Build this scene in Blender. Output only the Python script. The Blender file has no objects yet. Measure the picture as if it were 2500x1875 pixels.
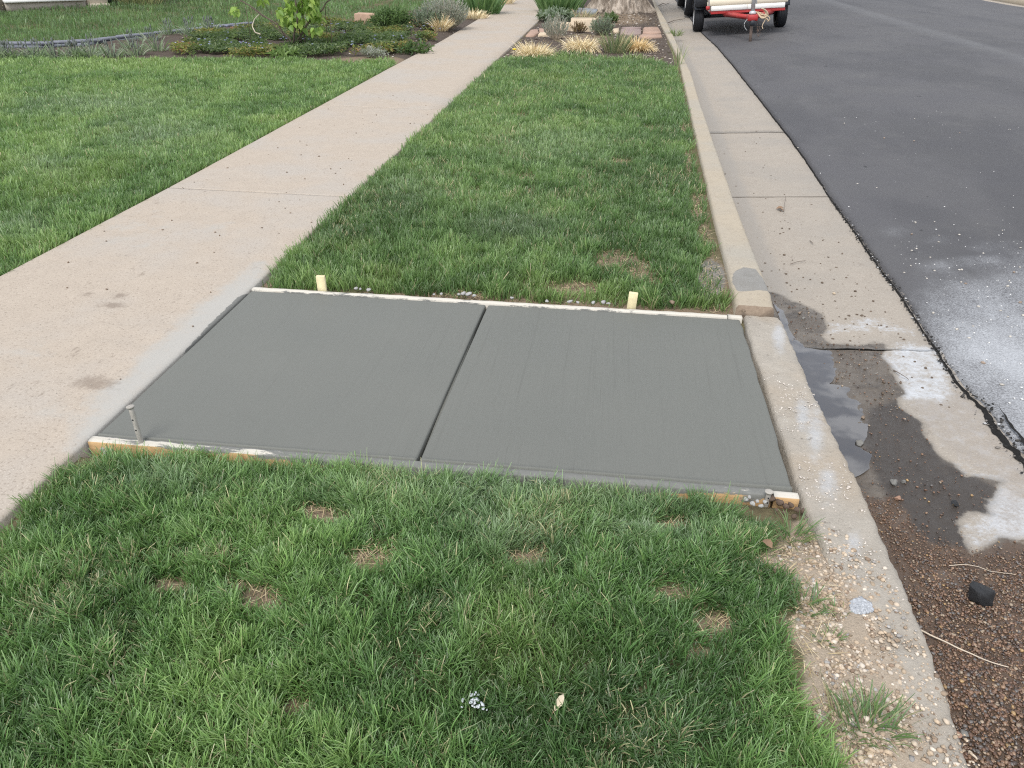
import bpy, math, random
import numpy as np

# ------------------------------------------------------------------ camera, world, sun, exposure
sc = bpy.context.scene
COL = sc.collection
PW, PH, F, H = 2500.0, 1875.0, 1878.0, 1.55          # photo size, focal length in its pixels, eye height
ROLL = math.radians(0.8)
VP = (1530.0, -150.0)                                 # where the street's lines meet

def unroll(px, py):
    dx, dy = px - PW / 2, py - PH / 2
    c, s = math.cos(ROLL), math.sin(ROLL)
    return c * dx + s * dy, -s * dx + c * dy
_vx, _vy = unroll(*VP)
PITCH = math.atan2(-_vy, F)

def tilt(x, up, fwd):
    c, s = math.cos(PITCH), math.sin(PITCH)
    return np.array([x, up * s + fwd * c, up * c - fwd * s])
_a = tilt(_vx, -_vy, F)
YAW = math.atan2(_a[0], _a[1])

def turn(v):
    c, s = math.cos(YAW), math.sin(YAW)
    return np.array([c * v[0] - s * v[1], s * v[0] + c * v[1], v[2]])

def ray(px, py):
    dx, dy = unroll(px, py)
    return turn(tilt(dx, -dy, F))

def G(px, py, z=0.0):
    """point of the photograph -> metres on the level z"""
    q = ray(px, py)
    t = (z - H) / q[2]
    return np.array([q[0] * t, q[1] * t])

def Gs(pts, z=0.0):
    return np.array([G(p[0], p[1], z) for p in pts])

def onplane(px, py, y):
    """point of the photograph -> (x, z) on the upright plane at distance y"""
    q = ray(px, py)
    t = y / q[1]
    return q[0] * t, H + q[2] * t

_cr, _sr = math.cos(ROLL), math.sin(ROLL)
AX_R = turn(tilt(_cr, _sr, 0)); AX_U = turn(tilt(-_sr, _cr, 0)); AX_F = turn(tilt(0, 0, 1))
def project(P):
    d = P - np.array([0, 0, H])
    zc = d @ AX_F
    zc = np.where(zc < 0.05, 0.05, zc)
    return PW / 2 + F * (d @ AX_R) / zc, PH / 2 - F * (d @ AX_U) / zc, zc

from mathutils import Matrix
cam = bpy.data.cameras.new("camera")
cam.sensor_width = 36.0; cam.lens = F / PW * 36.0
cam.clip_start = 0.05; cam.clip_end = 1200
camo = bpy.data.objects.new("camera", cam); COL.objects.link(camo)
camo.matrix_world = Matrix(((AX_R[0], AX_U[0], -AX_F[0], 0), (AX_R[1], AX_U[1], -AX_F[1], 0),
                            (AX_R[2], AX_U[2], -AX_F[2], H), (0, 0, 0, 1)))
sc.camera = camo

SUN_EL, SUN_AZ = math.radians(56), math.radians(200)   # azimuth measured from the street direction (+Y), clockwise
world = bpy.data.worlds.new("World"); sc.world = world; world.use_nodes = True
wn = world.node_tree
sky = wn.nodes.new("ShaderNodeTexSky"); sky.sky_type = 'NISHITA'; sky.sun_disc = False
sky.sun_elevation = SUN_EL; sky.sun_rotation = SUN_AZ
sky.air_density = 1.0; sky.dust_density = 1.0
hs = wn.nodes.new("ShaderNodeHueSaturation"); hs.inputs['Saturation'].default_value = 0.42
bg = wn.nodes["Background"]; bg.inputs['Strength'].default_value = 0.13
wn.links.new(sky.outputs[0], hs.inputs['Color']); veil = wn.nodes.new("ShaderNodeMix"); veil.data_type = 'RGBA'; veil.inputs[0].default_value = .5; veil.inputs[7].default_value = (4.3, 4.45, 4.7, 1)   # thin even cloud
wn.links.new(hs.outputs[0], veil.inputs[6]); wn.links.new(veil.outputs[2], bg.inputs['Color'])
sun = bpy.data.lights.new("sun", 'SUN'); sun.energy = 1.35; sun.angle = math.radians(28); sun.color = (1, .96, .90)
suno = bpy.data.objects.new("sun", sun); COL.objects.link(suno)
suno.rotation_euler = (math.pi / 2 - SUN_EL, 0, -SUN_AZ + math.pi)
sc.view_settings.view_transform = 'Standard'; sc.view_settings.look = 'None'
sc.view_settings.exposure = 1.2; sc.view_settings.gamma = 1.0
sc.view_settings.use_curve_mapping = False
sc.render.engine = 'CYCLES'
sc.cycles.use_denoising = False
sc.cycles.max_bounces = 8; sc.cycles.transmission_bounces = 8; sc.cycles.diffuse_bounces = 5
sc.cycles.filter_width = 1.15

# ------------------------------------------------------------------ helpers
rng = np.random.default_rng(7)
random.seed(7)

def tag(o, label=None, cat=None, group=None, kind=None):
    if label: o['label'] = label
    if cat: o['category'] = cat
    if group: o['group'] = group
    if kind: o['kind'] = kind
    return o

def empty(name, loc=(0, 0, 0), parent=None):
    o = bpy.data.objects.new(name, None); COL.objects.link(o); o.location = loc
    if parent: o.parent = parent
    return o

_L1 = np.random.default_rng(3).random((256, 256))
def vnoise(x, y, scale=1.0, off=0.0):
    x = np.asarray(x) * scale + off * 17.31 + 1000; y = np.asarray(y) * scale + off * 9.77 + 1000
    xi = np.floor(x).astype(int); yi = np.floor(y).astype(int)
    fx = x - xi; fy = y - yi
    fx = fx * fx * (3 - 2 * fx); fy = fy * fy * (3 - 2 * fy)
    a = _L1[xi & 255, yi & 255]; b = _L1[(xi + 1) & 255, yi & 255]
    c = _L1[xi & 255, (yi + 1) & 255]; d = _L1[(xi + 1) & 255, (yi + 1) & 255]
    return (a * (1 - fx) + b * fx) * (1 - fy) + (c * (1 - fx) + d * fx) * fy
def fbm(x, y, scale=1.0, off=0.0, oct=3):
    s = 0; a = 0.5; t = 0
    for k in range(oct):
        s = s + a * vnoise(x, y, scale * 2 ** k, off + k * 3.1); t += a; a *= 0.55
    return s / t

def sdf(P, poly):
    """signed distance, negative inside"""
    P = np.asarray(P, float); poly = np.asarray(poly, float)
    d = np.full(len(P), 1e9); ins = np.zeros(len(P), bool)
    n = len(poly)
    for i in range(n):
        a = poly[i]; b = poly[(i + 1) % n]
        e = b - a; w = P - a
        t = np.clip((w @ e) / max(e @ e, 1e-12), 0, 1)
        q = w - t[:, None] * e
        d = np.minimum(d, (q ** 2).sum(1))
        c1 = (a[1] > P[:, 1]) != (b[1] > P[:, 1])
        if b[1] != a[1]:
            xx = (b[0] - a[0]) * (P[:, 1] - a[1]) / (b[1] - a[1]) + a[0]
            ins ^= c1 & (P[:, 0] < xx)
    d = np.sqrt(d)
    return np.where(ins, -d, d)

def sstep(a, b, x):
    t = np.clip((x - a) / (b - a), 0, 1); return t * t * (3 - 2 * t)

def np_mesh(name, V, quads=None, tris=None, mat=None, parent=None, col=None, attrs=None, smooth=False, mats=None, midx=None):
    V = np.ascontiguousarray(V, np.float32)
    me = bpy.data.meshes.new(name)
    nq = 0 if quads is None else len(quads); nt = 0 if tris is None else len(tris)
    me.vertices.add(len(V)); me.vertices.foreach_set("co", V.ravel())
    idx = []; start = []; s = 0
    if nq:
        idx.append(np.asarray(quads, np.int32).ravel()); start.append(np.arange(nq, dtype=np.int32) * 4); s = nq * 4
    if nt:
        idx.append(np.asarray(tris, np.int32).ravel()); start.append(np.arange(nt, dtype=np.int32) * 3 + s)
    idx = np.concatenate(idx); start = np.concatenate(start)
    me.loops.add(len(idx)); me.loops.foreach_set("vertex_index", idx)
    me.polygons.add(nq + nt); me.polygons.foreach_set("loop_start", start)
    if smooth: me.polygons.foreach_set("use_smooth", np.ones(nq + nt, bool))
    if midx is not None: me.polygons.foreach_set("material_index", np.asarray(midx, np.int32))
    me.update(calc_edges=True)
    if col is not None:
        a = me.attributes.new("Col", 'FLOAT_COLOR', 'POINT')
        c = np.ones((len(V), 4), np.float32); c[:, :3] = col
        a.data.foreach_set("color", c.ravel())
    for k, v in (attrs or {}).items():
        a = me.attributes.new(k, 'FLOAT', 'POINT'); a.data.foreach_set("value", np.ascontiguousarray(v, np.float32))
    for m in (mats or ([mat] if mat else [])): me.materials.append(m)
    o = bpy.data.objects.new(name, me); COL.objects.link(o)
    if parent: o.parent = parent
    return o

class MB:
    """gathers shapes, then links them as one mesh"""
    def __init__(s): s.V = []; s.Q = []; s.T = []; s.n = 0; s.C = []
    def add(s, V, quads=None, tris=None, col=None):
        V = np.asarray(V, float)
        if quads is not None and len(quads): s.Q.append(np.asarray(quads) + s.n)
        if tris is not None and len(tris): s.T.append(np.asarray(tris) + s.n)
        s.V.append(V); s.n += len(V)
        s.C.append(np.broadcast_to(np.asarray(col if col is not None else (1, 1, 1), float), (len(V), 3)))
        return s
    def box(s, c, d, rot=None, bev=0.0):
        x, y, z = np.array(d) / 2.0
        b = min(bev, x * .9, y * .9, z * .9)
        if b <= 0:
            V = np.array([(i, j, k) for k in (-z, z) for j in (-y, y) for i in (-x, x)])
            Q = [(0, 2, 3, 1), (4, 5, 7, 6), (0, 1, 5, 4), (2, 6, 7, 3), (0, 4, 6, 2), (1, 3, 7, 5)]; T = []
        else:
            ring = lambda X, Y, Z, B: [(-X + B, -Y, Z), (X - B, -Y, Z), (X, -Y + B, Z), (X, Y - B, Z), (X - B, Y, Z), (-X + B, Y, Z), (-X, Y - B, Z), (-X, -Y + B, Z)]
            rs = [ring(x - b, y - b, -z, b * .6), ring(x, y, -z + b, b), ring(x, y, z - b, b), ring(x - b, y - b, z, b * .6)]
            V = np.array(sum(rs, [])); Q = []; T = []
            for r in range(3):
                for i in range(8):
                    j = (i + 1) % 8; Q.append((r * 8 + i, r * 8 + j, r * 8 + 8 + j, r * 8 + 8 + i))
            for o_, f in ((0, 1), (24, 0)):
                q = [(0, 1, 2, 3), (0, 3, 4, 7), (4, 5, 6, 7)]
                for t in q: Q.append(tuple(o_ + (t[::-1] if f else t)[i] for i in range(4)))
        if rot is not None: V = V @ np.asarray(rot).T
        return s.add(V + np.array(c), Q, T)
    def tube(s, pts, rad, seg=8, cap=True):
        pts = np.asarray(pts, float); n = len(pts)
        rad = np.broadcast_to(np.asarray(rad, float), (n,))
        tan = np.gradient(pts, axis=0); tan /= np.linalg.norm(tan, axis=1)[:, None] + 1e-12
        ref = np.array([0, 0, 1.0]) if abs(tan[0][2]) < .9 else np.array([1.0, 0, 0])
        V = []
        for i in range(n):
            u = np.cross(tan[i], ref); u /= np.linalg.norm(u) + 1e-9; w = np.cross(tan[i], u)
            ref_ = ref
            a = np.linspace(0, 2 * math.pi, seg, endpoint=False)
            V.append(pts[i] + rad[i] * (np.cos(a)[:, None] * u + np.sin(a)[:, None] * w))
        V = np.concatenate(V)
        Q = [(i * seg + j, i * seg + (j + 1) % seg, (i + 1) * seg + (j + 1) % seg, (i + 1) * seg + j) for i in range(n - 1) for j in range(seg)]
        T = []
        if cap:
            V = np.vstack([V, pts[0], pts[-1]]); a, b = len(V) - 2, len(V) - 1
            T = [(a, (j + 1) % seg, j) for j in range(seg)] + [(b, (n - 1) * seg + j, (n - 1) * seg + (j + 1) % seg) for j in range(seg)]
        return s.add(V, Q, T)
    def lathe(s, prof, c=(0, 0, 0), axis='z', seg=24):
        prof = np.asarray(prof, float); a = np.linspace(0, 2 * math.pi, seg, endpoint=False); n = len(prof)
        V = np.array([(r * math.cos(t), r * math.sin(t), h) for r, h in prof for t in a])
        if axis == 'x': V = V[:, [2, 0, 1]]
        if axis == 'y': V = V[:, [1, 2, 0]]
        Q = [(i * seg + j, i * seg + (j + 1) % seg, (i + 1) * seg + (j + 1) % seg, (i + 1) * seg + j) for i in range(n - 1) for j in range(seg)]
        return s.add(V + np.array(c), Q)
    def build(s, name, mat, parent=None, smooth=False, xf=None, usecol=False):
        V = np.concatenate(s.V)
        if xf is not None: V = xf(V)
        return np_mesh(name, V, np.concatenate(s.Q) if s.Q else None, np.concatenate(s.T) if s.T else None, mat, parent, smooth=smooth,
                       col=np.concatenate(s.C) if usecol else None)

def grid_faces(nu, nv):
    i = np.arange(nu - 1)[:, None] * nv + np.arange(nv - 1)[None, :]
    i = i.ravel()
    return np.stack([i, i + nv, i + nv + 1, i + 1], 1)

# ------------------------------------------------------------------ materials
class NT:
    def __init__(s, name):
        s.m = bpy.data.materials.new(name); s.m.use_nodes = True; s.t = s.m.node_tree
        s.b = s.t.nodes["Principled BSDF"]; s.out = s.t.nodes["Material Output"]
        s.pos = s.t.nodes.new("ShaderNodeNewGeometry").outputs['Position']
    def put(s, sock, v):
        if hasattr(v, 'is_output'): s.t.links.new(v, sock)
        elif isinstance(v, (tuple, list)) and len(v) == 3 and sock.type == 'RGBA': sock.default_value = (*v, 1)
        else: sock.default_value = v
    def noise(s, scale, detail=3, rough=.55, sx=1, sy=1, sz=1, off=0.0, dist=0.0):
        mp = s.t.nodes.new("ShaderNodeMapping"); s.t.links.new(s.pos, mp.inputs[0])
        mp.inputs['Scale'].default_value = (sx, sy, sz); mp.inputs['Location'].default_value = (off, off * 1.7, off * .3)
        n = s.t.nodes.new("ShaderNodeTexNoise"); s.t.links.new(mp.outputs[0], n.inputs['Vector'])
        n.inputs['Scale'].default_value = scale; n.inputs['Detail'].default_value = detail; n.inputs['Roughness'].default_value = rough
        n.inputs['Distortion'].default_value = dist
        return n.outputs['Fac']
    def voro(s, scale, out='Distance', rnd=1.0):
        n = s.t.nodes.new("ShaderNodeTexVoronoi"); s.t.links.new(s.pos, n.inputs['Vector']); n.inputs['Scale'].default_value = scale
        n.inputs['Randomness'].default_value = rnd
        return n.outputs[out]
    def math(s, op, a, b=0.0, clamp=False):
        n = s.t.nodes.new("ShaderNodeMath"); n.operation = op; n.use_clamp = clamp
        s.put(n.inputs[0], a); s.put(n.inputs[1], b); return n.outputs[0]
    def rng(s, x, a, b, lo=0.0, hi=1.0, smooth=True):
        n = s.t.nodes.new("ShaderNodeMapRange"); n.interpolation_type = 'SMOOTHSTEP' if smooth else 'LINEAR'
        s.put(n.inputs[0], x); n.inputs[1].default_value = a; n.inputs[2].default_value = b; n.inputs[3].default_value = lo; n.inputs[4].default_value = hi
        return n.outputs[0]
    def mix(s, fac, a, b, mode='MIX'):
        n = s.t.nodes.new("ShaderNodeMix"); n.data_type = 'RGBA'; n.blend_type = mode
        s.put(n.inputs[0], fac); s.put(n.inputs[6], a); s.put(n.inputs[7], b); return n.outputs[2]
    def attr(s, name, out='Fac'):
        n = s.t.nodes.new("ShaderNodeAttribute"); n.attribute_name = name; return n.outputs[out]
    def bump(s, h, strength=.3, dist=.005):
        n = s.t.nodes.new("ShaderNodeBump"); n.inputs['Strength'].default_value = strength; n.inputs['Distance'].default_value = dist
        s.put(n.inputs['Height'], h); s.t.links.new(n.outputs[0], s.b.inputs['Normal'])
    def fin(s, col, rough=.8, spec=.3, metal=0.0, k=.79):
        col = s.mix(1.0, col, (k, k, k), 'MULTIPLY')      # one overall albedo scale
        s.put(s.b.inputs['Base Color'], col); s.put(s.b.inputs['Roughness'], rough)
        s.put(s.b.inputs['Specular IOR Level'], spec); s.b.inputs['Metallic'].default_value = metal
        return s.m

def simple(name, col, rough=.6, spec=.4, metal=0.0, var=.18, scale=25, bump=.15):
    n = NT(name); f = n.noise(scale, 4, .6)
    c = n.mix(f, tuple(v * (1 - var) for v in col), tuple(min(1, v * (1 + var)) for v in col))
    if bump: n.bump(n.noise(scale * 6, 3), bump, .003)
    return n.fin(c, rough, spec, metal)

def leafmat(name, rough=.5, trans=.3, spec=.35):
    n = NT(name); c = n.attr("Col", 'Color')
    n.fin(c, rough, spec, k=1.0)
    tr = n.t.nodes.new("ShaderNodeBsdfTranslucent"); n.t.links.new(n.mix(.4, c, (.30, .46, .12), 'MIX'), tr.inputs['Color'])
    mx = n.t.nodes.new("ShaderNodeMixShader"); mx.inputs[0].default_value = trans
    n.t.links.new(n.b.outputs[0], mx.inputs[1]); n.t.links.new(tr.outputs[0], mx.inputs[2]); n.t.links.new(mx.outputs[0], n.out.inputs['Surface'])
    return n.m
def colmat(name, rough=.85, spec=.25, bumpscale=0, bump=.3):
    n = NT(name); c = n.attr("Col", 'Color')
    if bumpscale:
        f = n.noise(bumpscale, 4, .65); n.bump(f, bump, .0015); c = n.mix(n.rng(f, .3, .7, .16, 0), c, (.1, .1, .1), 'MULTIPLY')
    return n.fin(c, rough, spec)

M = {}
M['grass'] = leafmat('grass_blade', .38, .45, .6)
M['leaf'] = leafmat('leaf', .45, .45, .4)
M['dry'] = leafmat('dry_grass', .7, .12, .2)
M['stone'] = colmat('stone', .85, .25, 90, .4)
M['wetstone'] = colmat('wet_stone', .38, .5, 120, .3)

# fresh broom-finished concrete
n = NT('fresh_concrete')
st = n.noise(1, 4, .7, sx=260, sy=1.2, sz=1); st2 = n.noise(1, 3, .6, sx=60, sy=.9, sz=1, off=4)
mot = n.noise(2.2, 3, .5, off=9); fine = n.noise(420, 2, .6)
right = n.attr('rightside')
h = n.math('ADD', n.math('MULTIPLY', n.rng(st, .35, .62), n.math('ADD', n.math('MULTIPLY', right, .75), .35)), n.math('MULTIPLY', fine, .5))
c = n.mix(mot, (.142, .146, .130), (.176, .179, .162))
c = n.mix(n.math('MULTIPLY', n.rng(st2, .56, .74), n.math('ADD', n.math('MULTIPLY', right, .14), .14)), c, (.105, .105, .093))
c = n.mix(n.math('MULTIPLY', n.rng(st, .58, .72), n.math('ADD', n.math('MULTIPLY', right, .22), .20)), c, (.078, .078, .069))
pit = n.rng(n.voro(34), .0, .055, 1, 0); c = n.mix(n.math('MULTIPLY', pit, .55), c, (.055, .055, .05))
n.bump(h, .4, .0022)
M['fresh'] = n.fin(c, n.rng(mot, .3, .7, .55, .68), .35)

# old tan sidewalk
def old_concrete(name, a, b, grey, speck=.5, bumpd=.003):
    n = NT(name)
    big = n.noise(1.3, 4, .55); mid = n.noise(9, 4, .6, off=3); fine = n.noise(160, 3, .7); fine2 = n.noise(75, 3, .7, off=8)
    c = n.mix(mid, a, b)
    c = n.mix(n.rng(big, .42, .68, 0, .8), c, grey)
    c = n.mix(n.rng(fine, .56, .68, 0, speck), c, (.62, .56, .48))
    c = n.mix(n.rng(fine2, .32, .46, speck * .85, 0), c, (.24, .195, .155))
    c = n.mix(n.rng(n.noise(30, 4, .8, off=15), .30, .44, speck * .45, 0), c, (.29, .245, .205))
    dk = n.rng(n.noise(16, 5, .75, sx=1, sy=.5, off=12), .60, .74, 0, .5)
    c = n.mix(dk, c, (.17, .13, .10))
    return n, c, fine, fine2, mid
n, c, f1, f2, md = old_concrete('sidewalk_concrete', (.400, .338, .275), (.505, .435, .358), (.435, .398, .355), .75)
hz = n.attr('haze'); c = n.mix(n.rng(n.math('ADD', hz, n.math('MULTIPLY', n.math('SUBTRACT', n.noise(7, 6, .75, off=19), .5), 1.5)), .25, .95, 0, .8), c, (.425, .42, .395))
c = n.mix(n.rng(n.math('ADD', n.attr('wetedge'), n.math('MULTIPLY', n.math('SUBTRACT', n.noise(26, 3), .5), .9)), .45, .6, 0, .9), c, (.17, .172, .162))
c = n.mix(n.rng(n.math('ADD', n.attr('stain'), n.math('MULTIPLY', n.math('SUBTRACT', n.noise(22, 4, .7, off=5), .5), 1.3)), .4, 1.0, 0, .5), c, (.15, .11, .085))
n.bump(n.math('ADD', f1, f2), .5, .003); M['walk'] = n.fin(c, .9, .2)

# kerb
n, c, f1, f2, md = old_concrete('kerb_concrete', (.38, .325, .245), (.46, .40, .31), (.37, .345, .295), .5)
wk_ = n.math('ADD', n.attr('wet'), n.math('MULTIPLY', n.math('SUBTRACT', n.noise(20, 4, .7), .5), .5)); c = n.mix(n.rng(wk_, .40, .62, 0, .85), c, n.mix(n.noise(12, 4, .6, off=3), (.14, .135, .125), (.27, .265, .25)))
c = n.mix(n.rng(n.attr('broken'), .4, .6), c, n.mix(n.noise(60, 4, .7), (.16, .11, .08), (.40, .32, .24)))
n.bump(n.math('ADD', f1, f2), .4, .003); M['kerb'] = n.fin(c, n.rng(n.attr('wet'), .3, .7, .88, .45), .25)
n = NT('cut_kerb_concrete')
md = n.noise(14, 5, .7); f1 = n.noise(110, 4, .75); f2 = n.noise(45, 4, .7, off=6); bg_ = n.noise(3, 3, .5, off=2)
c = n.mix(md, (.31, .28, .24), (.47, .43, .37)); c = n.mix(n.rng(bg_, .42, .66, 0, .6), c, (.40, .33, .25))
c = n.mix(n.rng(n.math('ADD', n.attr('haze'), n.math('MULTIPLY', n.math('SUBTRACT', n.noise(16, 6, .8, off=23), .5), 1.4)), .35, 1.1, 0, .75), c, n.mix(f1, (.40, .41, .42), (.56, .57, .58)))
c = n.mix(n.rng(n.math('ADD', n.attr('sand'), n.math('MULTIPLY', n.math('SUBTRACT', n.noise(24, 5, .8, off=4), .5), 1.1)), .35, .65, 0, .9), c, n.mix(f1, (.27, .215, .16), (.54, .45, .35)))
c = n.mix(n.rng(f1, .58, .70, 0, .7), c, (.62, .57, .50)); c = n.mix(n.rng(f2, .28, .40, .65, 0), c, (.13, .11, .09))
n.bump(n.math('ADD', n.math('MULTIPLY', f1, .6), f2), .8, .008); M['cutkerb'] = n.fin(c, .9, .2)

# gutter
n, c, f1, f2, md = old_concrete('gutter_concrete', (.325, .285, .238), (.395, .352, .298), (.31, .285, .252), .55)
ns = n.math('MULTIPLY', n.math('SUBTRACT', n.noise(17, 5, .7), .5), 1.2)
ns2 = n.math('MULTIPLY', n.math('SUBTRACT', n.noise(60, 4, .75, off=3), .5), .8)
silt = n.attr('silt'); c = n.mix(n.rng(n.math('ADD', silt, n.math('MULTIPLY', ns, .4)), .3, .8, 0, .7), c, n.mix(n.noise(1, 3, .6, sx=90, sy=4), (.285, .262, .232), (.33, .308, .28)))
dust = n.rng(n.math('ADD', n.math('ADD', n.attr('dust'), n.math('MULTIPLY', ns, 1.3)), n.math('MULTIPLY', ns2, 1.4)), .25, 1.0)
c = n.mix(dust, c, n.mix(n.noise(70, 4, .8, off=7), (.34, .345, .35), (.66, .68, .705)))
dirty = n.rng(n.math('ADD', n.attr('dirty'), ns2), .3, .7, 0, .8); c = n.mix(dirty, c, n.mix(f1, (.24, .205, .17), (.40, .36, .32)))
c = n.mix(n.rng(n.math('ADD', n.attr('grav'), n.math('ADD', ns, ns2)), .3, .7), c, n.mix(f1, (.10, .070, .048), (.20, .145, .10)))
wet = n.rng(n.math('ADD', n.attr('wet'), n.math('ADD', n.math('MULTIPLY', ns, .55), n.math('MULTIPLY', ns2, .25))), .40, .60)
wc = n.mix(n.noise(34, 5, .8, off=4), (.052, .041, .032), (.155, .128, .10)); wc = n.mix(n.rng(n.noise(4.5, 5, .7, off=8), .40, .64, 0, .65), wc, (.175, .150, .122)); wc = n.mix(n.rng(n.noise(9, 5, .75, off=28), .52, .64, 0, .6), wc, (.040, .032, .026))
wc = n.mix(n.rng(n.noise(170, 3, .8, off=2), .62, .72, 0, .6), wc, (.30, .26, .21))
wc = n.mix(n.rng(n.attr('mud'), .2, .8, 0, .9), wc, n.mix(n.noise(90, 4, .8, off=9), (.018, .015, .014), (.075, .06, .048)))
c = n.mix(n.rng(n.math('ADD', n.attr('wet'), n.math('MULTIPLY', ns, .7)), .12, .5, 0, .5), c, (.15, .135, .115))
c = n.mix(wet, c, n.mix(n.rng(n.math('ADD', n.attr('grav'), n.math('ADD', ns, ns2)), .3, .7), wc, n.mix(f1, (.060, .040, .027), (.14, .095, .065))))
n.bump(n.math('ADD', n.math('ADD', f1, f2), n.math('MULTIPLY', n.attr('mud'), n.noise(40, 5, .8))), .5, .005)
M['gutter'] = n.fin(c, n.mix(wet, (.88, .88, .88), n.mix(n.noise(40, 4), (.22,) * 3, (.6,) * 3)), .35)

# asphalt
n = NT('asphalt')
v = n.noise(260, 3, .8); v2 = n.noise(120, 3, .75, off=5); big = n.noise(.9, 4, .6); md = n.noise(6, 4, .65, off=2)
c = n.mix(v, (.052, .051, .056), (.150, .147, .154)); c = n.mix(n.rng(v2, .60, .72, 0, .4), c, (.24, .235, .23))
c = n.mix(n.rng(big, .35, .7, 0, .45), c, (.125, .122, .120)); c = n.mix(n.rng(n.noise(.35, 4, .65, sx=2.0, off=41), .42, .62, 0, .45), c, (.062, .062, .068))
c = n.mix(n.rng(n.noise(2.2, 5, .7, sy=.6, off=21), .55, .75, 0, .25), c, (.17, .165, .155))
c = n.mix(n.rng(n.noise(7, 4, .6, sx=1, sy=.8, off=31), .69, .74, 0, .75), c, (.030, .030, .032))
c = n.mix(n.rng(n.voro(5.5), .012, .035, .75, 0), c, (.5, .49, .47))
c = n.mix(n.rng(n.voro(2.1), .008, .022, .8, 0), c, (.6, .59, .57))
c = n.mix(n.attr('seam'), c, n.mix(md, (.11, .11, .115), (.20, .20, .205)))
ns = n.math('MULTIPLY', n.math('SUBTRACT', n.noise(4, 6, .75, sx=1.3, sy=.7, off=9), .5), .7)
ns2 = n.math('MULTIPLY', n.math('SUBTRACT', n.noise(130, 3, .85, off=1), .5), 2.2)
d = n.rng(n.math('ADD', n.math('ADD', n.attr('dust'), n.math('MULTIPLY', ns, n.rng(n.attr('dust'), .03, .3))), n.math('MULTIPLY', ns2, n.rng(n.attr('dust'), .03, .5, 0, .8))), .10, 1.05, 0, .88)
c = n.mix(d, c, n.mix(v, (.36, .375, .395), (.68, .70, .73)))
n.bump(n.math('ADD', v, v2), .6, .005); M['asphalt'] = n.fin(c, .82, .3)
M['crack'] = simple('crack_tar', (.018, .017, .016), .95, .2, var=.5, scale=80, bump=.9)

# soil
n = NT('soil')
f = n.noise(55, 5, .75); f2 = n.noise(7, 4, .6, off=2)
c = n.mix(f, (.10, .088, .05), (.24, .20, .12)); c = n.mix(n.rng(f2, .4, .7, 0, .5), c, (.10, .125, .055))
c = n.mix(n.rng(n.math('ADD', n.attr('dirt'), n.math('MULTIPLY', n.math('SUBTRACT', f, .5), .5)), .3, .7), c, n.mix(f, (.14, .10, .07), (.36, .28, .20)))
c = n.mix(n.rng(n.attr('sand'), .3, .7), c, n.mix(n.noise(150, 4, .8), (.27, .215, .16), (.56, .47, .37)))
c = n.mix(n.rng(n.math('ADD', n.attr('bed'), n.math('MULTIPLY', n.math('SUBTRACT', f, .5), .5)), .4, .6), c, n.mix(n.noise(28, 5, .8, off=6), (.045, .035, .030), (.17, .135, .11)))
c = n.mix(n.rng(n.math('ADD', n.attr('slurry'), n.math('MULTIPLY', n.math('SUBTRACT', f, .5), .6)), .4, .6), c, n.mix(f, (.20, .19, .17), (.30, .285, .26)))
n.bump(n.math('ADD', f, n.noise(160, 3)), .7, .012); M['soil'] = n.fin(c, .95, .15)

# water
n = NT('puddle_water')
gl = n.t.nodes.new("ShaderNodeBsdfGlossy"); gl.inputs['Roughness'].default_value = .05; gl.inputs['Color'].default_value = (.8, .82, .88, 1)
tp = n.t.nodes.new("ShaderNodeBsdfTransparent"); tp.inputs['Color'].default_value = (.93, .90, .84, 1)
fr = n.t.nodes.new("ShaderNodeFresnel"); fr.inputs['IOR'].default_value = 2.0
bp = n.t.nodes.new("ShaderNodeBump"); bp.inputs['Strength'].default_value = .05; bp.inputs['Distance'].default_value = .004
n.t.links.new(n.noise(9, 2), bp.inputs['Height'])
n.t.links.new(bp.outputs[0], gl.inputs['Normal']); n.t.links.new(bp.outputs[0], fr.inputs['Normal'])
film = n.t.nodes.new("ShaderNodeBsdfDiffuse"); film.inputs['Color'].default_value = (.13, .122, .11, 1)
mx0 = n.t.nodes.new("ShaderNodeMixShader"); n.t.links.new(n.rng(n.noise(6, 3, .5, off=3), .42, .62, .10, .8), mx0.inputs[0])
n.t.links.new(tp.outputs[0], mx0.inputs[1]); n.t.links.new(film.outputs[0], mx0.inputs[2])
mx = n.t.nodes.new("ShaderNodeMixShader"); n.t.links.new(fr.outputs[0], mx.inputs[0])
n.t.links.new(mx0.outputs[0], mx.inputs[1]); n.t.links.new(gl.outputs[0], mx.inputs[2]); n.t.links.new(mx.outputs[0], n.out.inputs['Surface'])
M['water'] = n.m

# wood form boards
n = NT('form_board_wood')
gr = n.noise(1, 4, .65, sx=4, sy=90, sz=90); f = n.noise(60, 4, .7)
c = n.mix(gr, (.50, .46, .39), (.72, .69, .62)); c = n.mix(n.rng(gr, .6, .72, 0, .5), c, (.30, .24, .16))
c = n.mix(n.rng(n.attr('raw'), .3, .7, 0, .85), c, n.mix(gr, (.42, .22, .07), (.66, .42, .18)))
cm = n.rng(n.math('ADD', n.attr('cement'), n.math('MULTIPLY', n.math('SUBTRACT', n.noise(24, 5, .75, sx=.35), .5), 1.3)), .42, .56)
c = n.mix(cm, c, n.mix(f, (.15, .153, .142), (.25, .25, .235)))
n.bump(n.math('ADD', gr, f), .5, .003); M['board'] = n.fin(c, .85, .2)
M['stake'] = simple('stake_wood', (.74, .65, .40), .8, .2, var=.35, scale=30, bump=.3)
M['pin'] = simple('pin_steel', (.40, .375, .335), .75, .3, 0.0, .35, 60, .5)
M['black'] = simple('black_rubber', (.016, .017, .021), .7, .3, var=.3)
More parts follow.
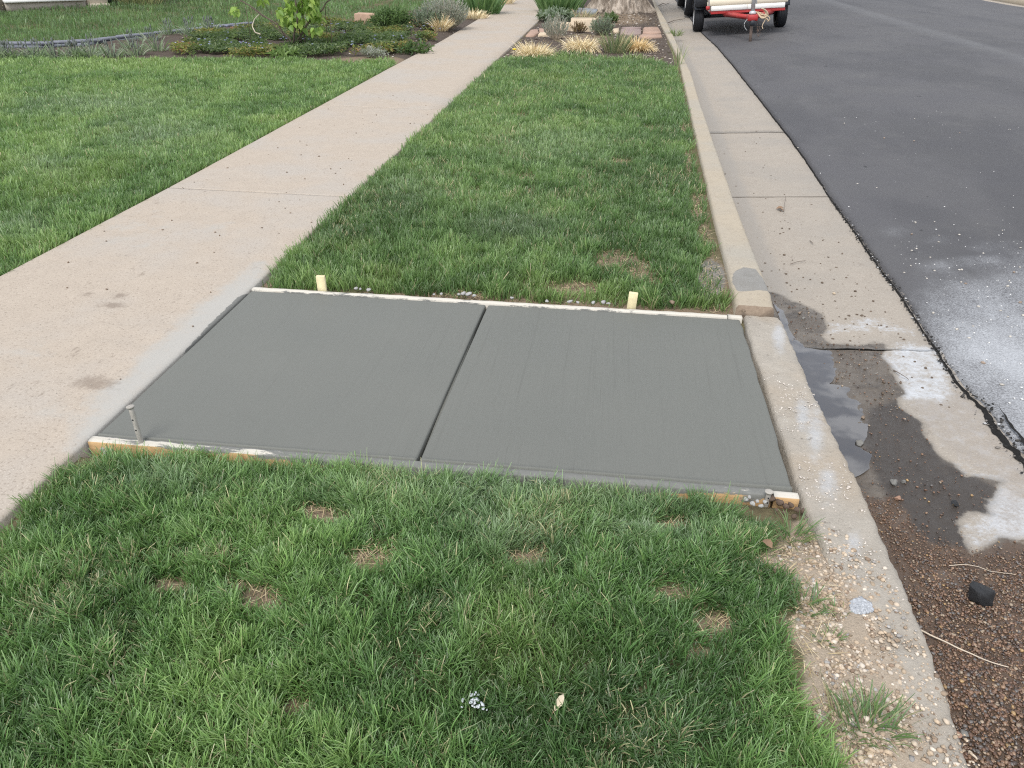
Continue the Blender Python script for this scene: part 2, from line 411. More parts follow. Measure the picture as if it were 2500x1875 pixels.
M['blackpaint'] = simple('black_paint', (.022, .026, .034), .45, .4, var=.2)
M['redpaint'] = simple('red_paint', (.42, .035, .035), .5, .4, var=.22, scale=9)
M['cream'] = simple('cream_plywood', (.86, .78, .62), .7, .3, var=.07, scale=5)
M['whitepaint'] = simple('white_paint', (.90, .89, .86), .6, .3, var=.1, scale=9)
M['galv'] = simple('galvanised_steel', (.56, .57, .58), .42, .5, .35, .15, 12)
M['rim'] = simple('rim_paint', (.88, .88, .88), .4, .5, .0, .1)
M['rust'] = simple('rusty_steel', (.20, .15, .125), .85, .2, var=.4, scale=30)
M['rope'] = simple('rope', (.60, .47, .33), .9, .2, var=.3, scale=60)
M['glass'] = simple('dark_glass', (.02, .024, .03), .12, .5, var=.2, bump=0)
M['truckpaint'] = simple('truck_paint', (.035, .04, .05), .3, .5, var=.1, bump=0)
M['carpaint'] = simple('car_paint', (.25, .26, .28), .3, .5, .4, .1, bump=0)
M['stucco'] = simple('stucco', (.47, .42, .36), .9, .2, var=.12, scale=6, bump=.5)
M['creamwall'] = simple('cream_stucco', (.60, .53, .43), .9, .2, var=.08, scale=6, bump=.4)
M['roof'] = simple('roof_shingle', (.10, .09, .085), .9, .2, var=.3, scale=8)
M['paver'] = simple('bluestone', (.30, .325, .36), .85, .25, var=.14, scale=9, bump=.3)
M['slate'] = simple('slate_edging', (.20, .21, .245), .8, .25, var=.3, scale=14, bump=.4)
M['sandstone'] = simple('sandstone', (.47, .32, .235), .9, .2, var=.35, scale=12, bump=.5)
M['palestone'] = simple('pale_sandstone', (.60, .49, .36), .9, .2, var=.2, scale=12, bump=.5)
M['flag'] = simple('red_flagstone', (.42, .29, .225), .9, .2, var=.25, scale=8, bump=.4)
M['purpleflag'] = simple('mauve_flagstone', (.33, .255, .235), .9, .2, var=.2, scale=8, bump=.4)
n = NT('bark'); gr = n.noise(5, 5, .7, sz=.35); f = n.noise(40, 4, .7)
c = n.mix(n.rng(gr, .35, .65), (.24, .195, .155), (.58, .50, .42)); c = n.mix(n.rng(f, .55, .75, 0, .5), c, (.66, .60, .52))
n.bump(n.math('ADD', gr, f), .8, .03); M['bark'] = n.fin(c, .95, .1)
M['twig'] = simple('twig', (.17, .135, .11), .9, .2, var=.25, scale=30)
M['palestick'] = simple('pale_stick', (.62, .53, .42), .85, .2, var=.15, scale=60)
M['char'] = simple('asphalt_chunk', (.016, .017, .019), .6, .45, var=.4, scale=120, bump=.9)
M['scrap'] = simple('white_splash', (.62, .65, .68), .85, .2, var=.15, scale=80, bump=.5)
M['paleleaf'] = simple('pale_dry_leaf', (.70, .60, .45), .8, .2, var=.12, scale=120, bump=.4)
M['brownleaf'] = simple('brown_dry_leaf', (.26, .17, .11), .85, .2, var=.3, scale=90, bump=.4)
M['petal'] = simple('yellow_petal', (.85, .62, .03), .6, .3, var=.1)

# ------------------------------------------------------------------ lines of the place
ZK = -0.055                    # top of the cut-down kerb
ZG = -0.125                    # gutter level used to read the photograph
kl = Gs([(1593, 0), (1612, 57), (1656, 141), (1682, 260), (1707, 373), (1745, 540), (1780, 678), (1799, 751)])
kr = Gs([(1597, 0), (1630, 57), (1688, 180), (1712, 260), (1740, 339), (1770, 425), (1808, 531), (1848, 635), (1882, 718), (1888, 751)])
def kerb_l(y): return np.interp(y, kl[::-1, 1], kl[::-1, 0])
def kerb_r(y): return np.interp(y, kr[::-1, 1], kr[::-1, 0])
cl = Gs([(1813, 774), (1835, 850), (1873, 960), (1915, 1090), (1962, 1237), (1990, 1285), (2010, 1340)], ZK)
cr_ = Gs([(1891, 757), (1945, 868), (1985, 952), (2040, 1060), (2104, 1187), (2183, 1370), (2235, 1490), (2290, 1625), (2373, 1865)], ZK)
cl = np.vstack([cl, [(.725, 1.2), (.73, .4), (.73, -6)]]); cr_ = np.vstack([cr_, [(.90, .4), (.90, -6)]])
def ckerb_l(y): return np.interp(y, cl[::-1, 1], cl[::-1, 0])
def ckerb_r(y): return np.interp(y, cr_[::-1, 1], cr_[::-1, 0])
Y_CUT = float(kr[-1, 1]) - .01
ae = Gs([(1713, 82), (1750, 117), (1791, 166), (1831, 217), (1886, 288), (1926, 339), (1967, 397), (2021, 478), (2076, 557), (2140, 649), (2203, 733), (2268, 833), (2310, 900), (2350, 950), (2420, 1030), (2500, 1132)], -.11)
ae = np.vstack([[(1.62, 60)], ae, [(1.50, 1.5), (1.5, -6)]])
def asph(y):
    y = np.asarray(y, float)
    return np.interp(y, ae[::-1, 1], ae[::-1, 0]) + ((vnoise(y * 6, y * 0, 1, 5) - .5) * .03 + (vnoise(y * 30, y * 0, 1, 6) - .5) * .02) * np.interp(y, [2.9, 3.6], [1, .28])
SWL = lambda y: np.interp(y, [-6, 3.4, 5.1, 10.6, 14, 24, 60], [-3.12, -3.10, -3.07, -3.06, -3.02, -3.15, -3.2])
SWR = lambda y: np.interp(y, [-6, 2.0, 3.4, 60], [-1.77, -1.74, -1.735, -1.75])
c_bl = G(248, 1066); c_tl = G(625, 704); c_tr = G(1812, 775, ZK + .005); c_br = G(1960, 1236, ZK + .005)
c_brr = G(1946, 1199, ZK + .005)
XR0, XR1 = c_tr[0] - .013, c_br[0] - .017
YF = lambda x: np.interp(x, [-1.74, .75], [c_bl[1], c_brr[1]])
YB = lambda x: np.interp(x, [-1.74, .75], [c_tl[1], c_tr[1] - .0])
def road_z(x): return -.105 + .20 * np.clip(1 - ((x - 5.9) / 4.35) ** 2, -.05, 1)
def gut_z(x, y):
    t = np.clip((x - .86) / .65, 0, 1.2)
    base = np.where(y > Y_G, -.150 + .035 * t, -.160 + .044 * t)
    return base
Y_G = float(G(2005, 845, ZG)[1])
def slab_z(x): return np.interp(x, [-1.74, XR0], [0.0, ZK + .008])

left_bed_front = Gs([(0, 140), (300, 141), (560, 141), (760, 143), (880, 150), (940, 168)])
left_bed_back = Gs([(0, 111), (92, 111), (222, 104), (364, 87), (522, 70), (590, 63), (760, 52), (880, 46), (960, 36), (1040, 22), (1145, 12), (1200, 5)])
d0 = left_bed_front[0] - left_bed_front[1]
left_bed = np.vstack([left_bed_front[0] + d0 * 3, left_bed_front, [(-3.0, 12.2), (-3.0, 40)], left_bed_back[::-1], left_bed_back[0] + (left_bed_back[0] - left_bed_back[3]) * 4 + np.array([-3, 0])])
strip_front = Gs([(1215, 150), (1231, 141), (1270, 138), (1340, 132), (1450, 138), (1530, 143), (1610, 151), (1655, 164)])
strip_bed = np.vstack([strip_front, [(.95, 40), (-1.73, 40)], [(-1.73, strip_front[0, 1])]])

# ------------------------------------------------------------------ ground
def soil_h(x, y):
    z = -.030 + (fbm(x, y, 3, 1) - .5) * .022 + (fbm(x, y, 14, 2) - .5) * .008
    near = sstep(2.3, 1.6, y) * sstep(-2.0, -1.6, x)
    z = z - .10 * (sstep(1.98, 2.06, y - (YF(x) - c_bl[1]) * 1.0) * sstep(3.50, 3.42, y) * sstep(-1.9, -1.75, x))
    gstrip = sstep(.35, .62, x + (fbm(x, y, 5, 7) - .5) * .2) * sstep(2.05, 1.85, y)
    z = z * (1 - gstrip) + gstrip * (-.052 + (fbm(x, y, 10, 3) - .5) * .02)
    inx = sstep(-1.95, -1.75, x)
    lowf = slab_z(x) - .034; kf = sstep(1.75, 1.98, y) * (y < YF(x) + .02) * inx; z = z * (1 - kf) + np.minimum(z, lowf) * kf
    lowb = slab_z(x) - .022; kb = sstep(3.95, 3.46, y) * (y > 3.38) * inx; z = z * (1 - kb) + np.minimum(z, lowb) * kb
    bed = sstep(12.2, 12.8, y + (fbm(x, y, 1, 4) - .5))
    z = z + bed * (fbm(x, y, 1.6, 9) - .35) * .14 * (x < -3.15)
    z = z + (x < -6) * sstep(16, 24, y) * .12
    return z
xs = np.concatenate([[-160, -80, -40, -25, -18], np.arange(-14, -4, .4), np.arange(-4, -2, .1), np.arange(-2, .76, .03)])
ys = np.concatenate([[-30, -10, -5, -3], np.arange(-2, .3, .2), np.arange(.3, 4.2, .03), np.arange(4.2, 13, .12), np.arange(13, 30, .35), [30, 34, 40, 60, 100, 200]])
u = (xs - xs[0]); X, Y = np.meshgrid(xs, ys, indexing='ij')
edge = np.where(Y > 3.55, np.interp(Y, kl[::-1, 1], kl[::-1, 0]) + .015, np.interp(Y, cl[::-1, 1], cl[::-1, 0]) + .02 + (fbm(X * 0, Y, 6, 3) - .5) * .05 * (Y < 1.9) + .02 * (Y < 1.8))
w = np.clip((X + 1.2) / (xs[-1] + 1.2), 0, 1)
X = X + w * (edge - xs[-1])
Z = soil_h(X, Y)
P = np.stack([X.ravel(), Y.ravel()], 1)
wob = (fbm(P[:, 0], P[:, 1], 2.5, 11) - .5) * .3
bed_a = ((sdf(P, left_bed) + wob * .5 < 0) | (sdf(P, strip_bed) + wob * .3 < 0)).astype(float)
def spots(P, lst, z=-.03):
    """soft elliptical spots given by photo position and radii"""
    a = np.zeros(len(P))
    for (px, py, rx, ry) in lst:
        c = G(px, py, z); ex = G(px + rx, py, z) - c; ey = G(px, py - ry, z) - c
        m = np.linalg.inv(np.array([ex, ey]).T); q = (P - c) @ m.T
        a = np.maximum(a, np.exp(-(q ** 2).sum(1) * 1.1))
    return a
BARE = [(905, 1368, 90, 44), (800, 1265, 70, 30), (640, 1470, 60, 40), (1290, 1365, 60, 30), (1750, 1530, 60, 40), (420, 1440, 60, 30), (893, 1373, 60, 34), (768, 1249, 42, 22), (723, 1730, 55, 30), (960, 1633, 34, 16), (576, 1435, 24, 14), (1640, 1450, 60, 28), (1700, 1600, 40, 22),
        (1505, 640, 75, 30), (1560, 665, 60, 30), (1282, 437, 28, 16), (1266, 287, 34, 9), (1360, 197, 40, 6), (1392, 275, 30, 7), (1156, 470, 26, 10), (1400, 706, 90, 22), (1600, 690, 30, 18),
        (1588, 315, 50, 9), (1217, 246, 26, 5), (1520, 400, 40, 12), (640, 690, 60, 14), (1130, 722, 60, 12), (1290, 470, 24, 10), (1640, 1265, 60, 22), (1480, 1310, 40, 14)]
KERBBARE = [(1700, 505, 26, 50), (1722, 580, 34, 40), (1745, 670, 50, 60), (1680, 400, 12, 40), (1668, 320, 8, 30)]
bare_a = np.maximum(spots(P, BARE), spots(P, KERBBARE)) * np.clip(.2 + 1.3 * fbm(P[:, 0], P[:, 1], 13, 17), 0, 1)
bare_a = np.maximum(bare_a, sstep(.10, .02, np.abs(P[:, 1] - YB(P[:, 0]) - .10)) * sstep(.3, .8, P[:, 0] + 1.2 + fbm(P[:, 0], P[:, 1], 4, 8)))
gravel_line = Gs([(1965, 1245), (1950, 1277), (1905, 1325), (1850, 1362), (1930, 1400), (1965, 1474), (1915, 1520), (1955, 1567), (1978, 1660), (1990, 1754), (2050, 1838), (2100, 1895)], -.04)
gravel_line = np.vstack([gravel_line, [(.70, .3), (.70, -3)]])
gravel_poly = np.vstack([gravel_line, [(.85, -3), (.85, 1.96)]])
gr_a = sstep(.05, -.05, sdf(P, gravel_poly) + (fbm(P[:, 0], P[:, 1], 12, 5) - .5) * .12) * (P[:, 1] < 2.3)
slurry_a = spots(P, [(1735, 678, 40, 46)]) * 1.2
straw_path = spots(P, [(900, 146, 90, 13), (960, 150, 30, 14), (985, 108, 26, 10), (1420, 90, 60, 8)], 0) * 1.7
tree_dirt = spots(P, [(1520, 42, 110, 22), (1440, 95, 70, 18)], 0)
bed_a = np.clip(bed_a - straw_path - tree_dirt * .7, 0, 1)
dirt_a = np.clip(np.maximum(np.maximum(bare_a, straw_path), tree_dirt), 0, 1)
ground = np_mesh('ground', np.stack([X.ravel(), Y.ravel(), Z.ravel()], 1), grid_faces(len(xs), len(ys)), mat=M['soil'], smooth=True,
                 attrs=dict(dirt=dirt_a, sand=gr_a, bed=bed_a, slurry=slurry_a))
tag(ground, 'brown soil under the lawns and garden beds', 'ground', kind='structure')
vx = np.concatenate([[12.65, 12.8, 13, 14, 20, 40, 160]]); vy = np.array([-30, -5, 5, 15, 25, 40, 100, 200.])
VX, VY = np.meshgrid(vx, vy, indexing='ij')
verge = np_mesh('verge', np.stack([VX.ravel(), VY.ravel(), VX.ravel() * 0 + .02], 1), grid_faces(len(vx), len(vy)), mat=M['soil'])
tag(verge, 'bare verge on the far side of the street', 'verge', kind='structure')

# ------------------------------------------------------------------ road
xr = np.concatenate([np.arange(0, 1.6, .025), np.arange(1.6, 9.6, .2)]); xr = xr / xr[-1]
yr = np.concatenate([[-30, -6, -2], np.arange(0, 7, .025), np.arange(7, 32, .15), [33, 36, 45, 60, 100, 200]])
U, Y = np.meshgrid(xr, yr, indexing='ij'); e = asph(Y); X = e + U * (12.1 - e)
Z = road_z(X) + .004 + (fbm(X, Y, 1.5, 3) - .5) * .01
Z = np.where(U == 0, gut_z(X, Y) - .04, Z)
P = np.stack([X.ravel(), Y.ravel()], 1)
dpoly = Gs([(2225, 735), (2300, 685), (2380, 700), (2520, 670), (2640, 700), (2700, 1100), (2560, 1300), (2470, 1090), (2380, 960), (2290, 860)], -.10)
sd = sdf(P, dpoly)
dust = (.52 + .34 * sstep(2.6, 1.7, P[:, 0]) * sstep(4.2, 3.2, P[:, 1])) * sstep(.40, -.34, sd + (fbm(P[:, 0], P[:, 1], 2.2, 6) - .5) * .25) + .26 * spots(P, [(2180, 575, 60, 22), (2290, 600, 60, 18), (2420, 625, 110, 22), (2500, 640, 80, 30), (2360, 655, 120, 18)], -.1) + .12 * spots(P, [(2120, 470, 50, 12), (2080, 475, 40, 8), (1960, 100, 60, 8), (2160, 545, 60, 14), (2330, 480, 120, 20)], -.1)
dust = np.clip(dust, 0, 1)
seamx = np.interp(P[:, 1], [0, 12, 21, 60], [5.85, 6.0, 5.9, 5.9])
seam = .6 * sstep(.30, .05, np.abs(P[:, 0] - seamx + .1)) * (.5 + fbm(P[:, 0], P[:, 1], 1.2, 14))
road = np_mesh('road', np.stack([X.ravel(), Y.ravel(), Z.ravel()], 1), grid_faces(len(xr), len(yr)), mat=M['asphalt'], smooth=False, attrs=dict(dust=dust, seam=np.clip(seam, 0, 1)))
tag(road, 'dark grey asphalt street dusted white with cement', 'road', kind='structure')
# far gutter and kerb
mb = MB(); mb.box((12.27, 85, -.16), (.40, 230, .1)); fg = tag(mb.build('far_gutter', M['gutter']), 'pale concrete gutter across the street', 'gutter', kind='structure')
mb = MB(); mb.box((12.55, 85, -.07), (.16, 230, .22), bev=.02); tag(mb.build('far_kerb', M['kerb']), 'pale concrete kerb across the street', 'kerb', kind='structure')

# ------------------------------------------------------------------ gutter
gutter = tag(empty('gutter'), 'concrete gutter pan between kerb and asphalt, wet and dusty near the fresh slab', 'gutter', kind='structure')
wetp = Gs([(1860, 712), (1876, 711), (1904, 718), (1933, 737), (1975, 750), (2005, 771), (2009, 788), (2018, 805), (2010, 826), (2026, 843), (2060, 846), (2150, 848),
           (2153, 875), (2170, 898), (2191, 936), (2199, 965), (2187, 978), (2203, 999), (2224, 1024), (2253, 1041), (2264, 1076), (2288, 1117), (2329, 1141), (2359, 1170),
           (2438, 1188), (2406, 1229), (2411, 1264), (2364, 1258), (2341, 1282), (2364, 1364), (2441, 1323), (2520, 1347), (2700, 1500), (2700, 2300), (2200, 2300), (2200, 1600), (2040, 1180)], -.14)
mudp = Gs([(2130, 1000), (2190, 985), (2230, 1010), (2260, 1060), (2290, 1130), (2420, 1200), (2400, 1290), (2364, 1364), (2230, 1330), (2190, 1250), (2150, 1160), (2110, 1080)], -.14)
dirtp = Gs([(2200, 965), (2290, 990), (2330, 960), (2400, 1010), (2480, 1110), (2520, 1180), (2500, 1330), (2430, 1310), (2410, 1250), (2440, 1190), (2330, 1130), (2260, 1050)], -.14)
dustp = Gs([(2150, 873), (2200, 848), (2280, 858), (2305, 890), (2325, 935), (2310, 950), (2290, 985), (2200, 972), (2180, 920)], -.14)
dustp2 = Gs([(2006, 788), (2100, 778), (2160, 782), (2230, 815), (2240, 830), (2150, 818), (2080, 810), (2025, 815)], -.13)
dustp3 = Gs([(2330, 1150), (2420, 1190), (2500, 1240), (2540, 1330), (2440, 1315), (2366, 1360), (2345, 1284), (2410, 1262), (2406, 1229), (2438, 1190)], -.14)
gpoly0 = Gs([(2060, 1195), (2100, 1215), (2147, 1229), (2180, 1225), (2210, 1270), (2258, 1335), (2330, 1350), (2364, 1364), (2430, 1355), (2520, 1340), (2750, 1500), (2750, 2400), (2250, 2400), (2200, 1500), (2110, 1290)], -.155)
def gutter_piece(y0, y1, step, name='gutter_slab', lip=False, nx=46):
    n = max(2, int((y1 - y0) / step) + 1); yy = np.linspace(y0, y1, n); uu = np.linspace(0, 1, nx)
    U, Y = np.meshgrid(uu, yy, indexing='ij')
    a = np.where(Y > Y_CUT, kerb_r(Y), ckerb_r(Y)) - .03; b = asph(Y) + (.05 if y1 <= Y_G + .01 else .012)
    if lip: Y = Y + (U * 0) + np.where(Y < y0 + .001, (fbm(U * 8, Y, 1, 2) - .5) * .03, 0)
    X = a + U * (b - a); Z = gut_z(X, np.full_like(X, (y0 + y1) / 2)) + (fbm(X, Y, 9, 4) - .5) * .006
    if y1 <= Y_G + .01: Z = Z + (fbm(X, Y, 22, 5) - .5) * .008
    P = np.stack([X.ravel(), Y.ravel()], 1)
    k = .06
    wet = sstep(.05, -.05, sdf(P, wetp) + (fbm(P[:, 0], P[:, 1], 9, 6) - .5) * .05); mud = sstep(.06, -.04, sdf(P, mudp))
    dirty = .55 * sstep(.08, -.05, sdf(P, dirtp)) * (1 - sstep(.03, -.03, sdf(P, dustp)))
    dust = .74 * sstep(.07, -.05, sdf(P, dustp)) + .52 * sstep(.05, -.05, sdf(P, dustp2)) + .62 * sstep(.06, -.06, sdf(P, dustp3)) + .42 * sstep(.08, -.05, sdf(P, dirtp))
    grav = sstep(.06, -.04, sdf(P, gpoly0))
    silt = sstep(.30, .08, P[:, 0] - np.where(P[:, 1] > Y_CUT, kerb_r(P[:, 1]), ckerb_r(P[:, 1]))) * sstep(3.0, 4.0, P[:, 1])
    V = np.stack([X.ravel(), Y.ravel(), Z.ravel()], 1); Q = grid_faces(nx, n); N = len(V)
    # end faces
    j0 = np.arange(nx) * n; j1 = j0 + n - 1
    low0 = V[j0] - [0, 0, .09]; low1 = V[j1] - [0, 0, .09]
    V = np.vstack([V, low0, low1])
    q0 = np.stack([j0[:-1], j0[1:], N + np.arange(1, nx), N + np.arange(nx - 1)], 1)
    q1 = np.stack([j1[1:], j1[:-1], N + nx + np.arange(nx - 1), N + nx + np.arange(1, nx)], 1)
    ex = np.concatenate([j0, j1]); cat = lambda a: np.concatenate([a, a[ex]])
    np_mesh(name, V, np.vstack([Q, q0, q1]), mat=M['gutter'], parent=gutter, attrs=dict(wet=cat(wet), mud=cat(mud), dirty=cat(dirty), dust=cat(dust), silt=cat(silt), grav=cat(grav)))
j1y = float(np.mean([G(1811, 488, ZG)[1], G(2018, 475, ZG)[1]])); j2y = float(np.mean([G(1750, 334, ZG)[1], G(1899, 317, ZG)[1]]))
gj = [Y_G, j1y, j2y, 60]
gutter_piece(-6, 0.0, .2, 'gutter_bed')
gutter_piece(0.002, Y_G - .001, .014, 'gutter_bed', nx=60)
for a, b in zip(gj[:-1], gj[1:]): gutter_piece(a + .002, b - .002, .02 if a < 7 else .15, lip=(a == Y_G))
# dark ragged joint between gutter and asphalt
yy = np.concatenate([np.arange(-2, 8, .012), np.arange(8, 32, .08)]); e = asph(yy)
wid = np.interp(yy, [-2, 2.0, 2.9, 3.1, 4, 8, 30], [.034, .032, .019, .008, .006, .004, .003]) * (.3 + .7 * vnoise(yy * 14, yy * 0, 1, 8) + .6 * vnoise(yy * 55, yy * 0, 1, 9))
gap = -.014 * np.ones_like(yy)
Xl = e - wid * .8; Xr = e + wid * .25; zt = gut_z(e, yy) + .004 + .004 * vnoise(yy * 25, yy * 0, 1, 3)
V = np.concatenate([np.stack([Xl, yy, gut_z(Xl, yy) + .0035], 1), np.stack([(Xl + Xr) / 2, yy, zt + .004], 1), np.stack([Xr, yy, np.maximum(road_z(Xr), zt) + .001], 1)])
nY = len(yy); i = np.arange(nY - 1)
joint = np_mesh('joint_crack', V, np.vstack([np.stack([i, i + nY, i + nY + 1, i + 1], 1), np.stack([i + nY, i + 2 * nY, i + 2 * nY + 1, i + nY + 1], 1)]), mat=M['crack'], parent=gutter)
# second crack strand in the asphalt, lower right
ys2 = np.arange(1.6, 2.95, .012); xo = asph(ys2) + .045 + .04 * vnoise(ys2 * 5, ys2 * 0, 1, 15) * sstep(3.0, 2.3, ys2); wd = .010 * (.4 + vnoise(ys2 * 30, ys2 * 0, 1, 16)) * sstep(2.95, 2.7, ys2)
V = np.concatenate([np.stack([xo - wd, ys2, road_z(xo) + .013], 1), np.stack([xo + wd, ys2, road_z(xo) + .013], 1)]); nY = len(ys2); i = np.arange(nY - 1)
np_mesh('joint_crack', V, np.stack([i, i + nY, i + nY + 1, i + 1], 1), mat=M['crack'], parent=gutter)

def crack_crumbs():
    r = np.random.default_rng(77); y = 1.4 + 4.5 * r.random(1500) ** 1.5; x = asph(y) + r.normal(size=1500) * np.interp(y, [1.4, 3, 3.3, 6], [.028, .022, .009, .006]); return np.c_[x, y]
CRK = crack_crumbs()
# puddle
pp = Gs([(1889, 745), (1912, 768), (1925, 800), (1938, 835), (1965, 846), (2040, 853), (2046, 900), (2026, 944), (2072, 953), (2106, 978), (2118, 1012), (2120, 1058), (2102, 1100), (2125, 1120), (2118, 1150), (2082, 1172), (2070, 1185), (2055, 1150), (2010, 1060), (1960, 950), (1925, 860)], -.157)
seg = []
for a, b in zip(pp, np.roll(pp, -1, 0)):
    for t in np.linspace(0, 1, 8, endpoint=False):
        p = a + (b - a) * t; seg.append(p + (np.array([vnoise(p[0] * 22, p[1] * 22), vnoise(p[1] * 22, p[0] * 22, 1, 3)]) - .5) * .018)
seg = np.array(seg)
import bmesh
bm = bmesh.new(); vs = [bm.verts.new((p[0], p[1], -.1430)) for p in seg]; f_ = bm.faces.new(vs); f_.normal_update()
if f_.normal.z < 0: f_.normal_flip()
bmesh.ops.triangulate(bm, faces=bm.faces[:])
me = bpy.data.meshes.new('puddle'); bm.to_mesh(me); bm.free(); me.materials.append(M['water'])
pud = bpy.data.objects.new('puddle_water', me); COL.objects.link(pud); tag(pud, 'shallow muddy puddle in the gutter beside the cut kerb', 'puddle', kind='structure')

# ------------------------------------------------------------------ kerbs
def kerb_mesh(name, yy, xl, xr, ztop, mat, rough, face_z, attrs_fn, cap_rough=.01):
    n = len(yy); NI = 11
    us = np.linspace(0, 1, NI); rows = []
    L = xl(yy) + (vnoise(yy * 9, yy * 0, 1, 2) - .5) * rough * .9; R = xr(yy) + (vnoise(yy * 5, yy * 0, 1, 3) - .5) * rough * .6 + (vnoise(yy * 22, yy * 0, 1, 8) - .5) * rough * .35 + (vnoise(yy * 60, yy * 0, 1, 4) - .5) * rough * .5
    rows.append(np.stack([L + 0 * yy, yy, np.full(n, -.30)], 1)); rows.append(np.stack([L, yy, ztop - .016 + 0 * yy], 1))
    for k, u in enumerate(us):
        x = L + .010 + u * (R - L - .026); z = ztop + (fbm(x, yy, 7, 4) - .5) * rough * 1.2 + (fbm(x, yy, 30, 5) - .5) * rough * .7
        rows.append(np.stack([x, yy, z], 1))
    rows.append(np.stack([R - .004, yy, ztop - .010 + 0 * yy + (vnoise(yy * 30, yy * 0, 1, 6) - .5) * rough], 1)); rows.append(np.stack([R + .002, yy, ztop - .028 + 0 * yy], 1)); rows.append(np.stack([R + .015, yy, np.full(n, -.26)], 1))
    V = np.concatenate(rows); m = len(rows)
    i = (np.arange(m - 1)[:, None] * n + np.arange(n - 1)[None]).ravel()
    Q = np.stack([i, i + n, i + n + 1, i + 1], 1)
    # cap at the near end
    N = len(V); ring = np.arange(m) * n; cap = V[ring] + np.array([0, -.004, 0]); 
    ctr = np.array([[V[ring][:, 0].mean(), yy[0] - .006, float(np.ravel(ztop)[0]) - .07]])
    V = np.vstack([V, cap, ctr]); T = np.stack([N + np.arange(m - 1), np.full(m - 1, N + m), N + np.arange(1, m)], 1)
    Q2 = np.stack([ring[:-1], N + np.arange(m - 1), N + np.arange(1, m), ring[1:]], 1)
    A = attrs_fn(V); br = np.zeros(len(V)); br[N:] = 1; A['broken'] = br
    return np_mesh(name, V, np.vstack([Q, Q2]), T, mat=mat, attrs=A, smooth=False)
yk = np.concatenate([np.arange(Y_CUT, 7, .02), np.arange(7, 32, .1), [34, 40, 60]])
wk = Gs([(1786, 690), (1790, 668), (1815, 655), (1845, 660), (1868, 690), (1880, 715), (1850, 712), (1800, 716)])
def ka(V):
    P = V[:, :2]; return dict(wet=sstep(.03, -.03, sdf(P, wk)) * (V[:, 2] > -.1), haze=np.zeros(len(V)))
tag(kerb_mesh('kerb', yk, kerb_l, kerb_r, .008, M['kerb'], .006, -.15, ka), 'tall pale concrete kerb running along the lawn strip, broken off at the fresh slab', 'kerb', kind='structure')
yk = np.concatenate([[-6, -4, -2, -1, -.5], np.arange(0, Y_CUT - .012, .015)])
def ka2(V):
    P = V[:, :2]; hz = spots(P, [(1990, 1050, 30, 90), (1960, 1010, 26, 60), (2020, 1180, 40, 60), (2085, 1330, 30, 40), (1900, 830, 22, 50)], ZK); return dict(wet=np.zeros(len(V)), haze=hz, sand=sstep(1.95, 1.6, V[:, 1]) * np.interp((V[:, 0] - ckerb_l(V[:, 1])) / .19, [0, .3, .7, 1], [1, .75, .3, .1]))
tag(kerb_mesh('cut_kerb', yk, ckerb_l, ckerb_r, ZK + .020 * sstep(2.7, 3.5, yk), M['cutkerb'], .012, -.17, ka2), 'low rough kerb with the top sawn off, beside the fresh slab', 'kerb', kind='structure')

# ------------------------------------------------------------------ sidewalk
walk = tag(empty('sidewalk'), 'tan concrete sidewalk with tooled joints', 'sidewalk', kind='structure')
sj = [-6, 2.0 - 3.1, G(597, 467)[1] - 3.15, G(597, 467)[1], G(932, 262)[1], G(1240, 55)[1] - 3.2, G(1240, 55)[1], G(1295, 26)[1], 24.5, 28, 32, 36, 40, 60]
sj[1] = -1.1; sj[2] = G(597, 467)[1] - 4.6
hazep = Gs([(190, 1090), (270, 950), (440, 795), (540, 712), (640, 640), (645, 700), (250, 1078)])
wete = Gs([(625, 704), (600, 716), (578, 728), (480, 826), (430, 880), (360, 948), (390, 925), (445, 870), (560, 760)])
for a, b in zip(sj[:-1], sj[1:]):
    near = a < 6
    ny = max(3, int((b - a) / (.03 if near else .25))); nx = 60 if near else 8
    yy = np.concatenate([[a + .0055, a + .0060, a + .011], np.linspace(a + .03, b - .03, ny), [b - .011, b - .0060, b - .0055]]); zz = np.concatenate([[-.09, -.009, 0], np.zeros(ny), [0, -.009, -.09]])
    if a == sj[2] or b == sj[2]: pass
    uu = np.concatenate([[0, .006], np.linspace(.012, .988, nx), [.994, 1]]); ze = np.concatenate([[-.10, -.008], np.zeros(nx), [-.008, -.10]])
    U, Y = np.meshgrid(uu, yy, indexing='ij'); X = SWL(Y) + U * (SWR(Y) - .004 - SWL(Y))
    Z = zz[None, :] + ze[:, None] + (fbm(X, Y, 2, 6) - .5) * .006
    P = np.stack([X.ravel(), Y.ravel()], 1)
    hzv = sstep(.13, -.06, sdf(P, hazep)) * .9 + .45 * spots(P, [(330, 560, 150, 70), (60, 870, 90, 60), (520, 560, 90, 40), (150, 1000, 80, 50)], 0)
    we = sstep(.02, -.012, sdf(P, wete)) if near else np.zeros(len(P))
    stn = spots(P, [(292, 722, 32, 10), (272, 745, 50, 12), (215, 718, 26, 8), (230, 935, 80, 26)], 0) * np.array([1.0])
    np_mesh('sidewalk_slab', np.stack([X.ravel(), Y.ravel(), Z.ravel()], 1), grid_faces(len(uu), len(yy)), mat=M['walk'], parent=walk, smooth=True, attrs=dict(haze=np.clip(hzv, 0, 1), wetedge=we, stain=stn))

